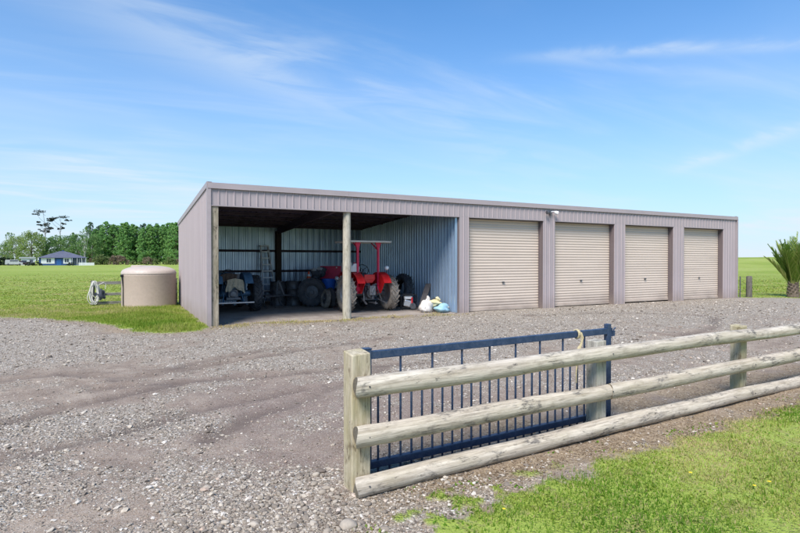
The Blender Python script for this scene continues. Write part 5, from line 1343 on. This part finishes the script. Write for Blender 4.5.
blades('lawn_tufts', x, y, (0.018+0.030*rs.uniform(0, 1, len(x)))*np.clip((th-0.5)*9, 0.5, 1.3), 0.0034+0.0006*r, 67, 'darker coarse tufts standing through the lawn', lean=0.9, shb=0.22, shv=0.6)
# left patch round the tank: longer grass
n = 150000
x = rs.uniform(-8, 0.0, n); y = rs.uniform(-1.2, 12, n); g = gmask(x, y); d_t = np.hypot(x+1.06, y-7.15)
keep = (g > -0.03) & (d_t > 0.9) & (x < -0.04) & (rs.uniform(0, 1, n) < np.clip(g*3+0.2, 0, 1)*(1-0.92*sstep(3, 11.5, y-0.35*x)))
x, y, g = x[keep], y[keep], g[keep]
tall = np.clip(1.25*np.exp(-((x+1.0)/1.5)**2)*sstep(-0.2, 0.8, g), 0.3, 1.2)*(0.6+0.8*fbm(x*2, y*2, 3, 15))
blades('long_grass', x, y, 0.03+0.095*rs.uniform(0.5, 1, len(x))*tall, np.full(len(x), 0.010), 62, 'lush longer grass between the gravel and the water tank', lean=0.7, shb=0.36+0.28*sstep(0.5, 8, y-0.4*x))
# paddock grass, thinning with distance
n = 200000
x, y, r = scatter(n, 13, 90, -24, 74, rs)
g = gmask(x, y); inside = (x > -0.1) & (x < 22.5) & (y > -0.1) & (y < 8.0)
keep = (g > 0.02) & (~inside) & (rs.uniform(0, 1, n) < np.where(x < 0.1, sstep(3, 12, y-0.35*x), 1)*(1-sstep(30, 85, r))) & (y > -8.5)
x, y, r = x[keep], y[keep], r[keep]
blades('paddock_grass', x, y, (0.022+0.025*rs.uniform(0, 1, len(x)))*(0.3+1.3*fbm(x*0.12, y*0.3, 3, 16)), 0.006+0.0016*r, 63, 'paddock grass behind and beside the shed', lean=1.8, shb=0.62, shv=0.7, jit=0.10)
# weeds: broad-leaf rosettes, moss tufts
n = 26000
x = rs.uniform(-0.9, 9, n); y = rs.uniform(-14, -8.9, n); th = fbm(x*3, y*3, 3, 23); g = gmask(x, y); r = np.hypot(x-CAM[0], y-CAM[1])
keep = (th > 0.57) & (r > 1.8) & (g > -0.25) 
x, y = x[keep], y[keep]
blades('broadleaf_weeds', x, y, np.full(len(x), 0.016)*rs.uniform(0.6, 1.4, len(x)), np.full(len(x), 0.017), 64, 'clover and flat weeds through the lawn edge', lean=1.8, shb=0.18)
# sparse weeds and straw at the shed threshold
n = 9000
x = rs.uniform(-0.2, 7.6, n); y = rs.normal(0.0, 0.30, n); keep = (fbm(x*1.9, y*3.5, 3, 81) > 0.52) & (rs.uniform(0, 1, n) < 0.5)
x, y = x[keep], y[keep]
blades('threshold_weeds', x, y, 0.02+0.03*rs.uniform(0, 1, len(x)), np.full(len(x), 0.012), 65, 'yellowing weeds along the front edge of the open bays', lean=1.4, shb=0.95)
# dry litter by the fence
n = 46000
x = rs.uniform(-0.9, 11, n); y = np.where(rs.uniform(0, 1, n) < 0.55, rs.normal(-9.95, 0.42, n), rs.normal(-10.62, 0.15, n)); r = np.hypot(x-CAM[0], y-CAM[1])
keep = (fbm(x*1.8, y*1.8, 3, 61) > np.where(x > 2, 0.36, 0.46)) & (r > 2)
x, y = x[keep], y[keep]
blades('dry_litter', x, y, 0.004+0.006*rs.uniform(0, 1, len(x)), 0.005+0.006*rs.uniform(0, 1, len(x)), 66, 'dry bark chips and dead grass under the rail fence', 'dead', lean=4.5, shb=0.5)
# small yellow flowers in the lawn
M['yellow'] = simple('petal_yellow', (0.80, 0.58, 0.03), 0.6, 0, 0.1)
fp = None; rg = random.Random(21)
spots = [(0.62, -11.93), (0.66, -11.88), (0.60, -11.86), (0.72, -11.95), (0.75, -12.02), (0.67, -12.06), (0.56, -12.0), (1.20, -12.02), (2.25, -11.72), (2.10, -11.70), (0.28, -11.15), (0.82, -11.98), (1.9, -11.35), (3.3, -11.6)]
for i, (x, y) in enumerate(spots):
    if fp is None:
        fp = empty('buttercup'); mb = MB()
        for k in range(5):
            a = k*2*math.pi/5; mb.blob((0.008*math.cos(a), 0.008*math.sin(a), 0.040), (0.0065, 0.005, 0.0025), 8, 0.0, 1, rot=Matrix.Rotation(a, 3, 'Z'))
        mb.build('petals', M['yellow'], fp); MB().tube([(0, 0, 0), (0.002, 0, 0.039)], 0.0011, 5).build('stem', simple('stem_green', (0.10, 0.2, 0.03), 0.6), fp); f = fp
    else: f = copy_tree(fp)
    f.location = (x, y, gz_at(x, y)); f.rotation_euler = (0, 0, i*1.1); s = rg.uniform(0.8, 1.15); f.scale = (s, s, s)
    tag(f, 'tiny yellow buttercup flower in the foreground lawn', 'flower', 'yellow flowers in the lawn')
